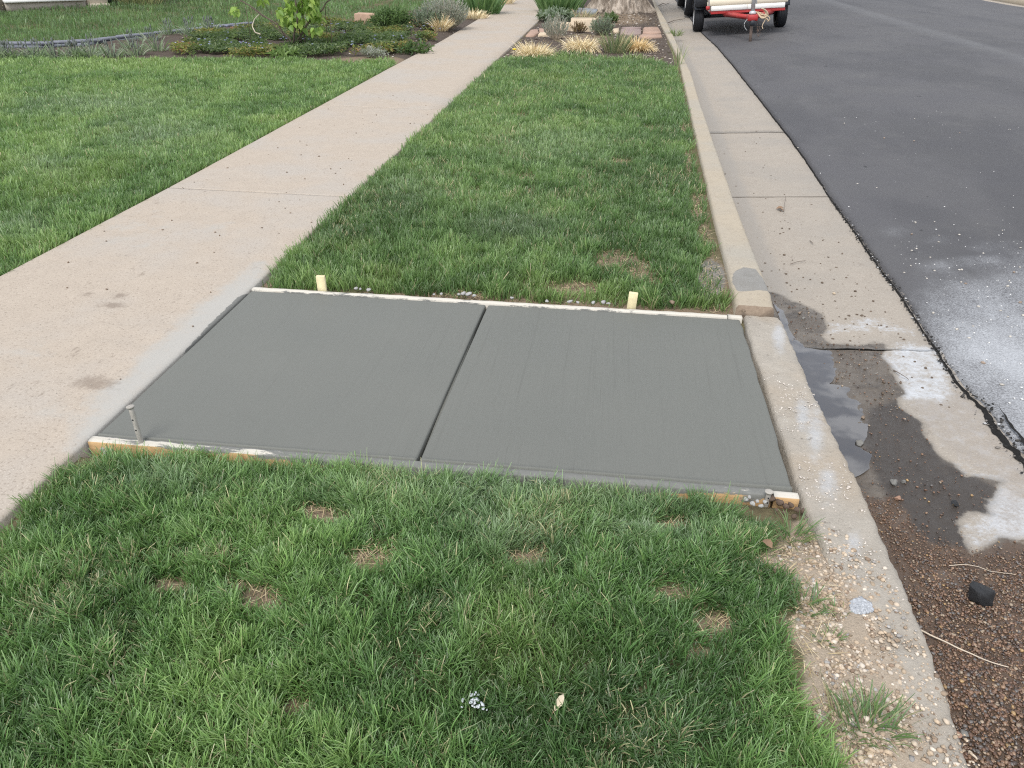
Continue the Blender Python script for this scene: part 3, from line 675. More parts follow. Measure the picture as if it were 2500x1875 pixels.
M['jointdirt'] = simple('joint_dirt', (.085, .066, .050), .95, .1, var=.4, scale=60, bump=.6)
for b in sj[1:-1]:
    mb = MB(); mb.box(((SWL(b) + SWR(b)) / 2, b, -.030), (float(SWR(b) - SWL(b)) - .01, .0125, .050)); mb.build('joint_dirt', M['jointdirt'], walk)
for b in (j1y, j2y):
    xa, xb_ = float(kerb_r(b)) + .005, float(asph(b)); n_ = 12; xx = np.linspace(xa, xb_, n_); zz_ = gut_z(xx, np.full(n_, 9.0)) + .002
    V = np.concatenate([np.c_[xx, np.full(n_, b - .006), zz_], np.c_[xx, np.full(n_, b + .006), zz_]]); i = np.arange(n_ - 1); np_mesh('joint_dirt', V, np.stack([i, i + 1, i + n_ + 1, i + n_], 1), mat=M['jointdirt'], parent=gutter)
# ------------------------------------------------------------------ fresh slab: two panels with a tooled groove
fresh = tag(empty('fresh_concrete_slab'), 'freshly poured grey concrete slab in two panels with a broom finish, between sidewalk and kerb', 'concrete slab', kind='structure')
gx = lambda y: np.interp(y, [2.0, 3.5], [G(1019, 1121, -.02)[0], G(1188, 747, -.02)[0]])
def panel(x0, x1, rightside, r0, r1):
    nx, ny = 60, 90
    t = np.linspace(0, 1, nx); dx = np.concatenate([[0, .0015, .004, .008], .012 + t * (1 - .024), [.992, .996, .9985, 1]])
    zc = np.concatenate([r0, np.zeros(nx), r1[::-1]])
    v = np.linspace(0, 1, ny); vv = np.concatenate([[0, 0.002, .008], .012 + v * .98, [.996, 1]]); zv = np.concatenate([[-.06, .002, .0045], np.zeros(ny), [-.001, -.06]])
    U, W = np.meshgrid(dx, vv, indexing='ij')
    xa = lambda y: x0(y); xb = lambda y: x1(y)
    Y = c_bl[1] + W * (3.45 - c_bl[1])
    X = xa(Y) + U * (xb(Y) - xa(Y))
    Y = YF(X) + W * (YB(X) - .034 - YF(X)); X = xa(Y) + U * (xb(Y) - xa(Y))
    Z = slab_z(X) + .003 + zc[:, None] + zv[None, :] + (fbm(X, Y, 1.6, 3) - .5) * .006 + (fbm(X * 60, Y * 1.5, 1, 4) - .5) * .0012
    Z = Z + np.where(W < .012, (fbm(X, Y, 18, 6) - .5) * .006, 0)
    np_mesh('slab_panel', np.stack([X.ravel(), Y.ravel(), Z.ravel()], 1), grid_faces(len(dx), len(vv)), mat=M['fresh'], parent=fresh, smooth=True,
            attrs=dict(rightside=np.clip((X.ravel() + .9) / .6, 0, 1)))
ge = np.array([-.035, -.006, -.0015, 0]); ge2 = np.array([-.07, -.006, -.0015, 0])
panel(lambda y: np.full_like(y, -1.735), lambda y: gx(y) - .0042 + 0 * y, 0, ge2, ge)
kx = lambda y: np.interp(y, [c_br[1], c_tr[1]], [XR1, XR0])
panel(lambda y: gx(y) + .0042 + 0 * y, lambda y: kx(y) + (vnoise(y * 14, y * 0, 1, 4) - .5) * .006, 1, ge, ge2)
mb = MB(); mb.box((-.57, 2.75, -.05), (.016, 1.38, .03)); mb.build('groove_bottom', M['fresh'], fresh)

# ------------------------------------------------------------------ form boards and stakes
def board(name, p0, p1, wdt, hgt, label, cement, rawside, side=-1, jag=0.0):
    """board along p0-p1 (top edge next to the slab); width lies to the given side"""
    p0 = np.array(p0, float); p1 = np.array(p1, float); L = np.linalg.norm((p1 - p0)[:2]); d = (p1 - p0) / L; nrm = np.array([-d[1], d[0], 0]) * side
    n = max(4, int(L / .015)); t = np.linspace(0, L, n)
    prof = [(0, -hgt), (0, -.004), (.004, 0), (wdt * .35, .0005), (wdt * .7, .0005), (wdt - .004, 0), (wdt, -.004), (wdt, -hgt * .5), (wdt, -hgt)]
    rows = []
    for k, (a, z) in enumerate(prof):
        j = (fbm(t * 12, t * 0 + k, 1, 5) - .5) * .004 + (jag * (fbm(t * 22, t * 0, 1, 7) - .5) if 1 <= k <= 5 else 0)
        rows.append(p0 + d * t[:, None] + nrm * (a + (j if k in (5, 6, 7) else 0) * np.ones(n))[:, None] + np.stack([0 * t, 0 * t, z + j * .6], 1))
    V = np.concatenate(rows); m = len(rows); Q = grid_faces(m, n); r0 = np.arange(m) * n
    T = [(r0[0], r0[k], r0[k + 1]) for k in range(1, m - 1)] + [(r0[0] + n - 1, r0[k + 1] + n - 1, r0[k] + n - 1) for k in range(1, m - 1)]
    raw = np.concatenate([np.full(n, 1.0 if k >= 6 else 0.0) * rawside for k in range(m)]); cem = np.concatenate([cement(t / L, a / wdt, z) for (a, z) in prof])
    o = np_mesh(name, V, Q, T, mat=M['board'], attrs=dict(raw=raw, cement=cem))
    return tag(o, label, 'form board')
zl, zr = .006, ZK + .012
def cemF(t, a, z):
    c = np.interp(t, [0, .10, .16, .24, .34, .40, .48, .60, .80, .86, .93, .97, 1], [.30, .42, .58, .50, .66, .88, .9, .95, .95, .72, .58, .7, .6])
    return np.clip(c + (.35 if a < .3 else 0) - (.42 if z < -.02 else 0), 0, 1)
xe = G(1880, 1205, ZK)[0]; f0 = np.array([-1.745, YF(-1.745) + .002, zl - .003]); f1 = np.array([xe, YF(xe) + .002, slab_z(xe) + .001])
board('form_board', f0, f1, .040, .085, 'long cement smeared form board along the near edge of the fresh slab', cemF, 1.0, -1, .006)
e0 = np.array([xe + .006, YF(xe) - .012, slab_z(xe) + .004]); xe2 = G(1949, 1222, ZK)[0]; e1 = np.array([xe2, YF(xe2) - .014, slab_z(xe2) + .004])
board('form_board', e0, e1, .036, .06, 'short raw edged board scrap closing the near slab corner by the kerb', lambda t, a, z: np.full_like(t, .25 if z > -.02 else 0), 1.0, -1)
xb = G(1772, 772, ZK)[0]
b0 = np.array([-1.735, YB(-1.735) - .030, .008]); b1 = np.array([xb, YB(xb) - .032, slab_z(xb) + .010])
board('form_board', b1, b0, .031, .085, 'long pale form board along the far edge of the fresh slab', lambda t, a, z: np.interp(t, [0, .2, .5, .8, .87, .9, .97, 1], [.25, .36, .38, .42, .45, .36, .3, .2]) + (.35 if a > .95 else 0) + (.12 if a < .1 else 0), 0.0, -1, .004)
xb2 = G(1809, 776, ZK)[0]
board('form_board', np.array([xb2, YB(xb2) - .032, slab_z(xb2) + .010]), np.array([xb + .003, YB(xb) - .032, slab_z(xb) + .011]), .036, .08, 'short tan board piece butted to the far form board at the kerb', lambda t, a, z: np.full_like(t, .05), .35, -1)
def wood_stake(px, py0, py1, label, tiltv):
    base = G(px, py1, 0); z0 = slab_z(base[0]) + .0; y = YB(base[0]) + .010 + .012
    x, zt = onplane(px, py0, y - .012); mb = MB(); h = zt + .12
    mb.box((0, 0, h / 2 - .12), (.044, .020, h), bev=.002)
    o = mb.build('wooden_stake', M['stake']); o.location = (x, y, 0); o.rotation_euler = tiltv; tag(o, label, 'stake', 'wooden stakes behind the far form board')
wood_stake(781, 675, 710, 'pale yellow wooden stake behind the far board, nearer the sidewalk', (.02, -.02, .05))
wood_stake(1546, 716, 748, 'tan wooden stake behind the far board, nearer the kerb', (.06, .05, -.05))
def pin(base, top, label, r=.0085):
    base = np.array(base, float); top = np.array(top, float); root = empty('steel_stake', base); d = top - base; L = np.linalg.norm(d)
    mb = MB(); ts = np.linspace(0, 1, 14); mb.tube([d * t + np.array([math.sin(t * 9) * .0008, 0, 0]) for t in ts], r * (1 + .05 * np.sin(ts * 23)), 12); mb.build('shaft', M['pin'], root, True)
    w = d / L; u = np.cross(w, [0, 1, 0]); u /= np.linalg.norm(u); v = np.cross(w, u); R = np.array([u, v, w]).T
    hb = MB(); hb.lathe([(.0001, .0018), (.012, .0016), (.0138, .0004), (.0142, -.002), (.0128, -.0045), (r, -.009)], seg=18); hb.build('head', M['pin'], root, True, xf=lambda V: V @ R.T + d)
    holes = MB()
    for t in (.80, .66): holes.lathe([(.0001, .0018), (.0028, .0014), (.003, 0)], seg=8)
    k = 0
    hv = []
    def place(V):
        n2 = len(V) // 2; toward = np.array([0, -1, .25]); toward /= np.linalg.norm(toward); s_ = np.cross(toward, [1, 0, 0]); RR = np.array([[1, 0, 0], s_, toward]).T
        out = V @ RR.T; out[:n2] += d * .80 + toward * (r - .0004); out[n2:] += d * .64 + toward * (r - .0004); return out
    holes_o = holes.build('nail_hole', M['black'], root, xf=place); holes_o['kind'] = 'stuff'
    return tag(root, label, 'stake', 'steel stakes along the near form board')
bx = G(357, 1110, -.05); tx, tz = onplane(317, 993, bx[1] + .01)
pin((bx[0], bx[1] - .004, -.11), (tx, bx[1] + .012, tz), 'leaning cement crusted steel stake at the near slab corner by the sidewalk')
bx = G(1876, 1215, ZK - .01); tx, tz = onplane(1875, 1189, YF(bx[0]) - .025)
pin((tx, YF(tx) - .05, -.14), (tx, YF(tx) - .048, tz), 'short steel stake sunk beside the board scrap near the kerb')

# ------------------------------------------------------------------ stones
def ico(sub=0):
    bm = bmesh.new(); bmesh.ops.create_icosphere(bm, subdivisions=sub + 1, radius=1)
    V = np.array([v.co[:] for v in bm.verts]); T = np.array([[v.index for v in f.verts] for f in bm.faces]); bm.free(); return V, T
I0 = ico(0); I1 = ico(1); I2 = ico(2)
def stones(pos, size, cols, flat=(.4, .85), jit=.36, base=I0, seed=1):
    r = np.random.default_rng(seed); n = len(pos); BV, BT = base; m = len(BV)
    V = BV[None] * (1 + (r.random((n, m, 1)) - .5) * 2 * jit)
    sc_ = np.stack([.75 + .6 * r.random(n), .75 + .5 * r.random(n), flat[0] + (flat[1] - flat[0]) * r.random(n)], 1); V = V * sc_[:, None]
    a = r.random(n) * 6.283; c, s = np.cos(a)[:, None], np.sin(a)[:, None]
    V = np.stack([c * V[..., 0] - s * V[..., 1], s * V[..., 0] + c * V[..., 1], V[..., 2]], 2) * size[:, None, None] + pos[:, None]
    T = BT[None] + (np.arange(n) * m)[:, None, None]
    C = np.repeat(cols, m, 0) * (1 + (r.random((n * m, 1)) - .5) * .12)
    return V.reshape(-1, 3), T.reshape(-1, 3), C
def pick(palette, n, seed=0, var=.15):
    r = np.random.default_rng(seed); p = np.array([q[:3] for q in palette]); w = np.array([q[3] for q in palette], float); w /= w.sum()
    return np.clip(p[r.choice(len(p), n, p=w)] * (1 + (r.random((n, 1)) - .5) * 2 * var), 0, 1)
def scatter(poly, n, seed, accept=None):
    r = np.random.default_rng(seed); poly = np.asarray(poly); lo, hi = poly.min(0), poly.max(0); P = lo + r.random((n, 2)) * (hi - lo)
    k = sdf(P, poly) < 0; P = P[k]
    if accept is not None: P = P[r.random(len(P)) < accept(P)]
    return P
r_ = np.random.default_rng(78); sz = .0015 + .006 * r_.random(len(CRK)) ** 2.5; zc_ = np.where(CRK[:, 0] > asph(CRK[:, 1]), road_z(CRK[:, 0]) + .006, gut_z(CRK[:, 0], CRK[:, 1]) + .006)
V, T, C = stones(np.c_[CRK, zc_], sz, pick([(.03, .029, .028, 6), (.07, .065, .06, 3), (.22, .20, .18, 1.5), (.5, .5, .5, .7)], len(CRK), 79), jit=.4, seed=80)
tag(np_mesh('crack_crumbs', V, tris=T, mat=M['stone'], col=C), 'dark asphalt crumbs along the broken joint of gutter and road', 'crumbs', kind='stuff')
# tan pea gravel beside and over the cut kerb
gp = np.vstack([gravel_line, [(.93, -.3), (.93, 1.2), (.90, 1.9), (.74, 2.02)]])
def acc(P):
    x, y = P.T; k = np.interp(x, [.3, .55, .70, .76, .84, .93], [1, 1, 1, .8, .42, .16]); k = np.where(y > 1.75, k * .5, k)
    return k * np.clip(fbm(x, y, 9, 3) * 2.4 - .35, .12, 1) * (y > .3)
P = scatter(gp, 80000, 4, acc)
r_ = np.random.default_rng(5); sz = .0017 + .0062 * r_.random(len(P)) ** 3.4
z = np.where(P[:, 0] > ckerb_l(P[:, 1]) + .01, ZK, np.minimum(soil_h(P[:, 0], P[:, 1]), ZK + .004)) + sz * .3
V, T, C = stones(np.stack([P[:, 0], P[:, 1], z], 1), sz, pick([(.52, .41, .30, 5), (.60, .50, .39, 4), (.42, .32, .23, 3), (.40, .38, .36, 1.2), (.30, .22, .16, 1.5), (.66, .58, .49, 2)], len(P), 6, .22), seed=7)
tag(np_mesh('gravel', V, tris=T, mat=M['stone'], col=C), 'tan pea gravel spilled between grass and cut kerb', 'gravel', kind='stuff')
# wet brown gravel in the gutter
gpoly = Gs([(2060, 1195), (2100, 1215), (2147, 1229), (2180, 1225), (2210, 1270), (2258, 1335), (2330, 1350), (2364, 1364), (2430, 1355), (2520, 1340), (2750, 1500), (2750, 2400), (2250, 2400), (2200, 1500), (2110, 1290)], -.155)
def acc2(P):
    d = sdf(P, gpoly) + (fbm(P[:, 0], P[:, 1], 7, 2) - .5) * .16; return np.clip(-d / .13 + .18, 0, 1) * np.clip(fbm(P[:, 0], P[:, 1], 5, 8) * 2.2 - .1, .35, 1) * (P[:, 1] > .55)
P = scatter(Gs([(2050, 1150), (2200, 1190), (2420, 1260), (2600, 1250), (2900, 1500), (2900, 2400), (2250, 2400)], -.155), 80000, 8, acc2); P = P[(P[:, 0] > ckerb_r(P[:, 1]) + .002) & (P[:, 0] < asph(P[:, 1]))]
Pm = scatter(np.vstack([wetp]), 16000, 9, lambda P: .35 * (P[:, 1] > 1.0)); Pm = Pm[(Pm[:, 0] > ckerb_r(Pm[:, 1]) + .004) & (Pm[:, 0] < asph(Pm[:, 1])) & (sdf(Pm, pp) > .0)]
Pa = np.vstack([P, Pm]); r_ = np.random.default_rng(10); sz = np.concatenate([(.0016 + .0052 * r_.random(len(P)) ** 2.6) * np.interp(P[:, 1], [1.2, 2.1], [1.0, .62]), .0012 + .0042 * r_.random(len(Pm)) ** 4])
z = gut_z(Pa[:, 0], Pa[:, 1]) + sz * .35 + .004 * fbm(Pa[:, 0], Pa[:, 1], 8, 3)
V, T, C = stones(np.stack([Pa[:, 0], Pa[:, 1], z], 1), sz, pick([(.22, .13, .08, 5), (.15, .085, .055, 5), (.28, .18, .115, 3), (.085, .06, .048, 4), (.36, .28, .20, 1.4), (.15, .135, .125, 2), (.40, .26, .12, .5)], len(Pa), 11, .25), seed=12)
tag(np_mesh('gravel', V, tris=T, mat=M['wetstone'], col=C), 'wet reddish brown gravel lying in the gutter', 'gravel', kind='stuff')
# pale crumbs of concrete on gutter, road and kerb
def crumbs(name, P, z, s0, s1, pal, label, seed):
    r = np.random.default_rng(seed); sz = s0 + (s1 - s0) * r.random(len(P)) ** 3
    V, T, C = stones(np.stack([P[:, 0], P[:, 1], z + sz * .3], 1), sz, pick(pal, len(P), seed), seed=seed); tag(np_mesh(name, V, tris=T, mat=M['stone'], col=C), label, 'crumbs', kind='stuff')
PALE = [(.70, .69, .67, 4), (.82, .81, .79, 4), (.58, .54, .48, 2), (.36, .28, .22, .6)]
rp = np.array([(1.7, 2.6), (1.65, 9), (5, 9), (5, 2.6)]); P = scatter(rp, 3600, 21, lambda P: np.clip(np.exp(-(P[:, 1] - 3.9) ** 2 / 1.2) * 1.2, .04, 1) * np.exp(-np.maximum(P[:, 0] - 3.2, 0)))
crumbs('road_crumbs', P, road_z(P[:, 0]) + .004, .0025, .010, PALE, 'pale concrete crumbs strewn over the asphalt', 22)
gq = np.array([(.9, 2.9), (.9, 8.5), (1.5, 8.5), (1.5, 2.9)]); P = scatter(gq, 2200, 23, lambda P: np.clip(np.exp(-(P[:, 1] - 3.3) / 1.2), .12, 1) * .8); P = P[(P[:, 0] > np.where(P[:, 1] > Y_CUT, kerb_r(P[:, 1]), ckerb_r(P[:, 1])) + .02)]
crumbs('gutter_crumbs', P, gut_z(P[:, 0], P[:, 1]), .002, .008, [(.50, .47, .43, 3), (.30, .25, .2, 2), (.16, .12, .09, 2)], 'small grit scattered on the gutter pan', 24)
kq = np.array([(.68, 1.7), (.70, 3.55), (.90, 3.55), (.92, 1.7)]); P = scatter(kq, 2600, 25, lambda P: np.clip(fbm(P[:, 0], P[:, 1], 8, 2) * 2 - .5, .08, 1)); P = P[(P[:, 0] > ckerb_l(P[:, 1]) + .008) & (P[:, 0] < ckerb_r(P[:, 1]) - .006)]
crumbs('kerb_crumbs', P, np.full(len(P), ZK), .0012, .0055, [(.74, .72, .69, 4), (.78, .73, .66, 3), (.60, .54, .48, 2)], 'loose crumbs on the sawn kerb top', 26)
swq = np.array([(-3.0, 1.5), (-3.0, 9), (-1.8, 9), (-1.8, 1.5)]); P = scatter(swq, 170, 27)
crumbs('sidewalk_crumbs', P, np.full(len(P), .001), .002, .007, [(.62, .56, .48, 3), (.25, .18, .13, 2)], 'bits of grit on the sidewalk', 28)

def rock(name, px, py, z, size, mat, label, cat='stone', seed=1, group=None, sub=2, flat=.6, rough=.35, off=0.0):
    r = np.random.default_rng(seed); V, T = (I2 if sub == 2 else I1); ph = r.random(3) * 10
    V = V * (1 + rough * (np.sin(V @ (r.random((3, 3)) * 5) + ph).sum(1)[:, None] / 3)) * (1 + (r.random((len(V), 1)) - .5) * .10)
    # facets
    for k in range(11):
        nrm = r.normal(size=3); nrm /= np.linalg.norm(nrm); h = V @ nrm; V = V - np.maximum(h - .62, 0)[:, None] * nrm
    V = V * np.array(size) * np.array([1, 1, 1]); c = G(px, py, z)
    if -.17 < z < -.12: z = float(gut_z(c[0], c[1])) + .003
    o = np_mesh(name, V, tris=T, mat=mat); o.location = (c[0], c[1], z + size[2] * .45 + off); o.rotation_euler = (0, 0, r.random() * 6)
    return tag(o, label, cat, group)
M['greyrock'] = simple('grey_rock', (.20, .195, .18), .8, .3, var=.35, scale=60, bump=.6)
M['redrock'] = simple('red_rock', (.33, .20, .14), .7, .3, var=.3, scale=60, bump=.6)
M['brownrock'] = simple('brown_rock', (.22, .16, .11), .5, .4, var=.3, scale=60, bump=.6)
M['clod'] = simple('dirt_clod', (.145, .105, .08), .95, .15, var=.35, scale=80, bump=1)
M['crumb'] = simple('concrete_crumb', (.42, .415, .40), .9, .2, var=.25, scale=80, bump=.9)
rock('asphalt_chunk', 2384, 1475, -.150, (.038, .040, .046), M['char'], 'black chunk of asphalt on the wet brown gravel', 'rubble', 31)
rock('asphalt_chunk', 2326, 1242, -.150, (.018, .012, .010), M['char'], 'small black asphalt bit on the dark wet gutter mud', 'rubble', 32)
rock('stone', 2179, 1190, -.155, (.017, .013, .012), M['greyrock'], 'grey stone on the wet gutter mud above the red stone', 'stone', 33)
rock('stone', 2202, 1187, -.155, (.010, .009, .009), M['greyrock'], 'small grey pebble touching the larger grey gutter stone', 'stone', 34)
rock('stone', 2188, 1226, -.155, (.016, .012, .010), M['redrock'], 'flat reddish stone at the top of the brown gravel', 'stone', 35)
rock('stone', 2104, 1029, -.158, (.015, .010, .007), M['brownrock'], 'flat brown stone half sunk in the puddle', 'stone', 36)
rock('mud_lump', 2096, 1092, -.162, (.024, .022, .012), M['greyrock'], 'grey lump of wet mud in the puddle', 'mud lump', 37)
rock('stone', 1952, 768, -.146, (.014, .010, .006), M['brownrock'], 'flat brown stone on the wet patch by the kerb end', 'stone', 38)
rock('stone', 1960, 781, -.146, (.011, .009, .006), M['greyrock'], 'dark pebble on the wet patch by the kerb end', 'stone', 39)
rock('stone', 2035, 719, -.130, (.014, .010, .005), M['palestone'], 'pale flat pebble on the dry gutter slab', 'stone', 40)
rock('stone', 2102, 1627, ZK, (.011, .007, .004), M['scrap'], 'flat whitish pebble on the tan gravel', 'stone', 41)
rock('stone', 2338, 1795, -.150, (.012, .010, .008), M['redrock'], 'pinkish stone beside the kerb in the brown gravel', 'stone', 42)
rock('stone', 2352, 1792, -.150, (.013, .012, .006), M['greyrock'], 'dark grey stone beside the kerb in the brown gravel', 'stone', 43)
for k, (px, py, s) in enumerate([(1885, 1222, .017), (1902, 1232, .016), (1917, 1240, .014), (1930, 1236, .013), (1945, 1247, .015), (1960, 1250, .012), (1915, 1255, .012), (1938, 1262, .011), (1895, 1248, .010)]):
    rock('dirt_clod', px, py, -.056, (s, s * .8, s * .9), M['clod'], 'dark moist dirt clod heaped at the slab corner by the cut kerb', 'dirt clod', 50 + k, 'dirt clods at the slab corner', 1)
for k, (px, py, s) in enumerate([(868, 708, .012), (880, 709, .009), (900, 711, .014), (1078, 720, .010), (1120, 722, .012), (1132, 720, .016), (1145, 722, .017), (1158, 725, .013), (1060, 722, .009), (1250, 731, .012), (1335, 738, .011), (1392, 740, .015), (1410, 741, .010), (1448, 742, .013), (1472, 741, .015), (1486, 744, .010), (1640, 741, .016), (1815, 762, .012)]):
    rock('concrete_crumb', px, py - 2, -.012, (s * 1.2, s, s * .7), M['crumb'] if k < 16 else M['brownrock'], 'grey concrete crumb spilled behind the far form board' if k < 16 else ('brown clod in the grass behind the far form board' if k == 16 else 'loose brown crumb where the kerb is broken off'), 'crumb', 70 + k, 'concrete crumbs along the far board' if k < 16 else None, 1)
for k, (px, py, s) in enumerate([(255, 1098, .020), (272, 1100, .016), (262, 1108, .014), (225, 1085, .008)]):
    rock('concrete_crumb', px, py, -.035, (s, s * .8, s * .8), M['crumb'], 'grey concrete crumb at the near board end by the sidewalk', 'crumb', 95 + k, 'concrete crumbs at the near board end', 1)
for k, (px, py, s) in enumerate([(1820, 1222, .012), (1836, 1232, .013), (1848, 1226, .011), (1858, 1238, .012), (1830, 1215, .009), (1866, 1228, .010)]):
    rock('concrete_crumb', px, py, -.045, (s, s * .8, s * .8), M['crumb'], 'grey concrete crumb fallen in front of the near form board', 'crumb', 101 + k, 'concrete crumbs before the near board', 1)
# bluish concrete spill on the kerb
P = scatter(Gs([(2075, 1470), (2100, 1462), (2124, 1475), (2128, 1492), (2100, 1500), (2080, 1495)], ZK), 900, 61)
V, T, C = stones(np.stack([P[:, 0], P[:, 1], np.full(len(P), ZK + .003)], 1), .003 + .004 * rng.random(len(P)), pick([(.42, .44, .47, 3), (.52, .54, .57, 2)], len(P), 62), seed=63)
tag(np_mesh('concrete_spill', V, tris=T, mat=M['stone'], col=C), 'dried bluish grey concrete spill on the gravelly kerb', 'concrete spill')

# ------------------------------------------------------------------ sticks, leaves
def stick(name, pts, z, r, mat, label, cat, lift=.004):
    Q = []; n = len(pts)
    for i, p in enumerate(pts):
        g = G(*p, z); zz = float(gut_z(g[0], g[1])) + .006 if -.17 < z < -.12 else z; Q.append((g[0], g[1], zz + lift + .004 * math.sin(i * 1.7)))
    Q = np.array(Q); t = np.linspace(0, n - 1, n * 4); S = np.stack([np.interp(t, np.arange(n), Q[:, k]) for k in range(3)], 1); S[:, 0] += .0015 * np.sin(t * 5)
    mb = MB(); mb.tube(S, np.linspace(r, r * .55, len(S)), 7); return tag(mb.build(name, mat, smooth=True), label, cat)
stick('dry_root', [(2236, 1537), (2275, 1560), (2330, 1585), (2380, 1608), (2420, 1630), (2456, 1642)], -.148, .0026, M['palestick'], 'long pale stick lying across the wet brown gravel', 'stick')
stick('dry_straw', [(2312, 1392), (2350, 1393), (2385, 1398), (2410, 1408), (2470, 1422)], -.150, .0013, M['palestick'], 'thin pale straw on the wet gutter above the black chunk', 'straw')
stick('twig', [(2177, 918), (2195, 930), (2214, 942)], -.148, .0022, M['twig'], 'dark twig on the white dusted gutter edge', 'twig')
stick('twig', [(1928, 648), (1945, 645), (1966, 641)], -.135, .0022, M['twig'], 'reddish brown twig on the dry gutter slab', 'twig')
stick('twig', [(1976, 593), (1981, 598), (1984, 601)], -.13, .003, M['twig'], 'short dark twig bit on the dry gutter slab', 'twig')
stick('twig', [(1912, 523), (1914, 505), (1917, 485)], -.13, .0016, M['twig'], 'wilted upright sprig beside the gutter joint', 'twig', .01)
stick('root_bit', [(2363, 1838), (2372, 1848), (2384, 1858)], -.148, .004, M['palestick'], 'short white root bit by the kerb at the bottom of the gravel', 'stick')
stick('branch', [(1608, 16), (1618, 12), (1625, 14), (1634, 11)], -.13, .012, M['twig'], 'dark fallen branch in the gutter near the trailer', 'branch', .03)
stick('branch', [(1630, 59), (1638, 57), (1645, 54), (1672, 51)], -.13, .010, M['twig'], 'forked twig with dry leaves in the gutter before the trailer', 'branch', .03)
def leaf_thing(name, px, py, z, L, W, rot, mat, label, lift=.01, stem=True, tilt_=.3):
    n = 9; t = np.linspace(0, 1, n); w = W * np.sin(np.pi * np.clip(t * .93 + .05, 0, 1)) ** .8 * (1 + .12 * np.sin(t * 19)); rows = []
    for s, zz in ((-1, .35), (-.5, .1), (0, 0), (.5, .12), (1, .3)): rows.append(np.stack([t * L, s * w, zz * w + .12 * L * np.sin(t * 3)], 1))
    V = np.concatenate(rows); root = empty(name, (0, 0, 0)); c = G(px, py, z); root.location = (c[0], c[1], z + lift); root.rotation_euler = (tilt_, -tilt_ * .6, rot)
    np_mesh('blade', V, grid_faces(5, n), mat=mat, parent=root, smooth=True)
    if stem: mb = MB(); mb.tube([(0, 0, 0), (-.2 * L, .02 * L, -.004), (-.5 * L, -.05 * L, -.01), (-.75 * L, -.02 * L, -.018)], [.0014, .0013, .001, .0008], 6); mb.build('leaf_stem', M['brownleaf'], root)
    return tag(root, label, 'leaf')
leaf_thing('dry_leaf', 1352, 1765, -.03, .043, .0085, 1.15, M['paleleaf'], 'pale curled dry leaf lying on the near lawn', .045, True, .35)
leaf_thing('dry_leaf', 1895, 513, -.13, .055, .018, .2, M['brownleaf'], 'brown dry leaf on the gutter just below the joint', .01, False, .1)
leaf_thing('dry_leaf', 1912, 518, -.13, .045, .016, 2.6, M['brownleaf'], 'curled rusty leaf pieces beside the brown dry leaf', .01, False, .25)
leaf_thing('dry_leaf', 1862, 1330, -.03, .045, .012, -1.2, M['brownleaf'], 'brown bark flake on straw at the lawn edge', .02, False, .2)
leaf_thing('dry_leaf', 2352, 664, -.09, .05, .014, .1, M['paleleaf'], 'yellowish dry leaf on the asphalt above the white dust', .012, False, .1)
rs = np.random.default_rng(91); pts = []
for k in range(26):
    c = G(1158 + rs.normal() * 15, 1722 + rs.normal() * 12, -.0); pts.append((c[0], c[1], .012 + rs.random() * .012))
V, T, C = stones(np.array(pts), .002 + .0045 * rs.random(26), np.full((26, 3), .6), flat=(.12, .3), jit=.5, seed=92)
tag(np_mesh('concrete_splash', V, tris=T, mat=M['scrap']), 'whitish splash of concrete on the near lawn left of the pale leaf', 'concrete splash')

# ------------------------------------------------------------------ grass
def blades(p, h, w, az, lean0, lean1, face, seg, tipw=.45):
    """strips: p (n,3) roots; returns V, Q and row index per vertex"""
    n = len(p); R = seg + 1; t = np.linspace(0, 1, R)
    th = lean0[:, None] + (lean1 - lean0)[:, None] * t[None] ** 1.3
    dz = np.cos(th); dr = np.sin(th); step = (h / seg)[:, None]
    zc = np.concatenate([np.zeros((n, 1)), np.cumsum((dz[:, 1:] + dz[:, :-1]) / 2 * step, 1)], 1); rc = np.concatenate([np.zeros((n, 1)), np.cumsum((dr[:, 1:] + dr[:, :-1]) / 2 * step, 1)], 1)
    ctr = np.stack([p[:, 0:1] + rc * np.cos(az)[:, None], p[:, 1:2] + rc * np.sin(az)[:, None], p[:, 2:3] + zc], 2)
    prof = np.interp(t, [0, .45, 1], [.75, 1, tipw]); ww = (w / 2)[:, None] * prof[None]
    sx = np.cos(face)[:, None] * ww; sy = np.sin(face)[:, None] * ww; S = np.stack([sx, sy, 0 * sx], 2)
    V = np.stack([ctr - S, ctr + S], 2).reshape(n, R * 2, 3)
    q = np.array([(2 * k, 2 * k + 1, 2 * k + 3, 2 * k + 2) for k in range(seg)]); Q = q[None] + (np.arange(n) * R * 2)[:, None, None]
    row = np.tile(np.repeat(t, 2), n)
    return V.reshape(-1, 3), Q.reshape(-1, 4), row
GP = np.array([(.058, .112, .040), (.112, .200, .068), (.190, .295, .100), (.275, .370, .130)])
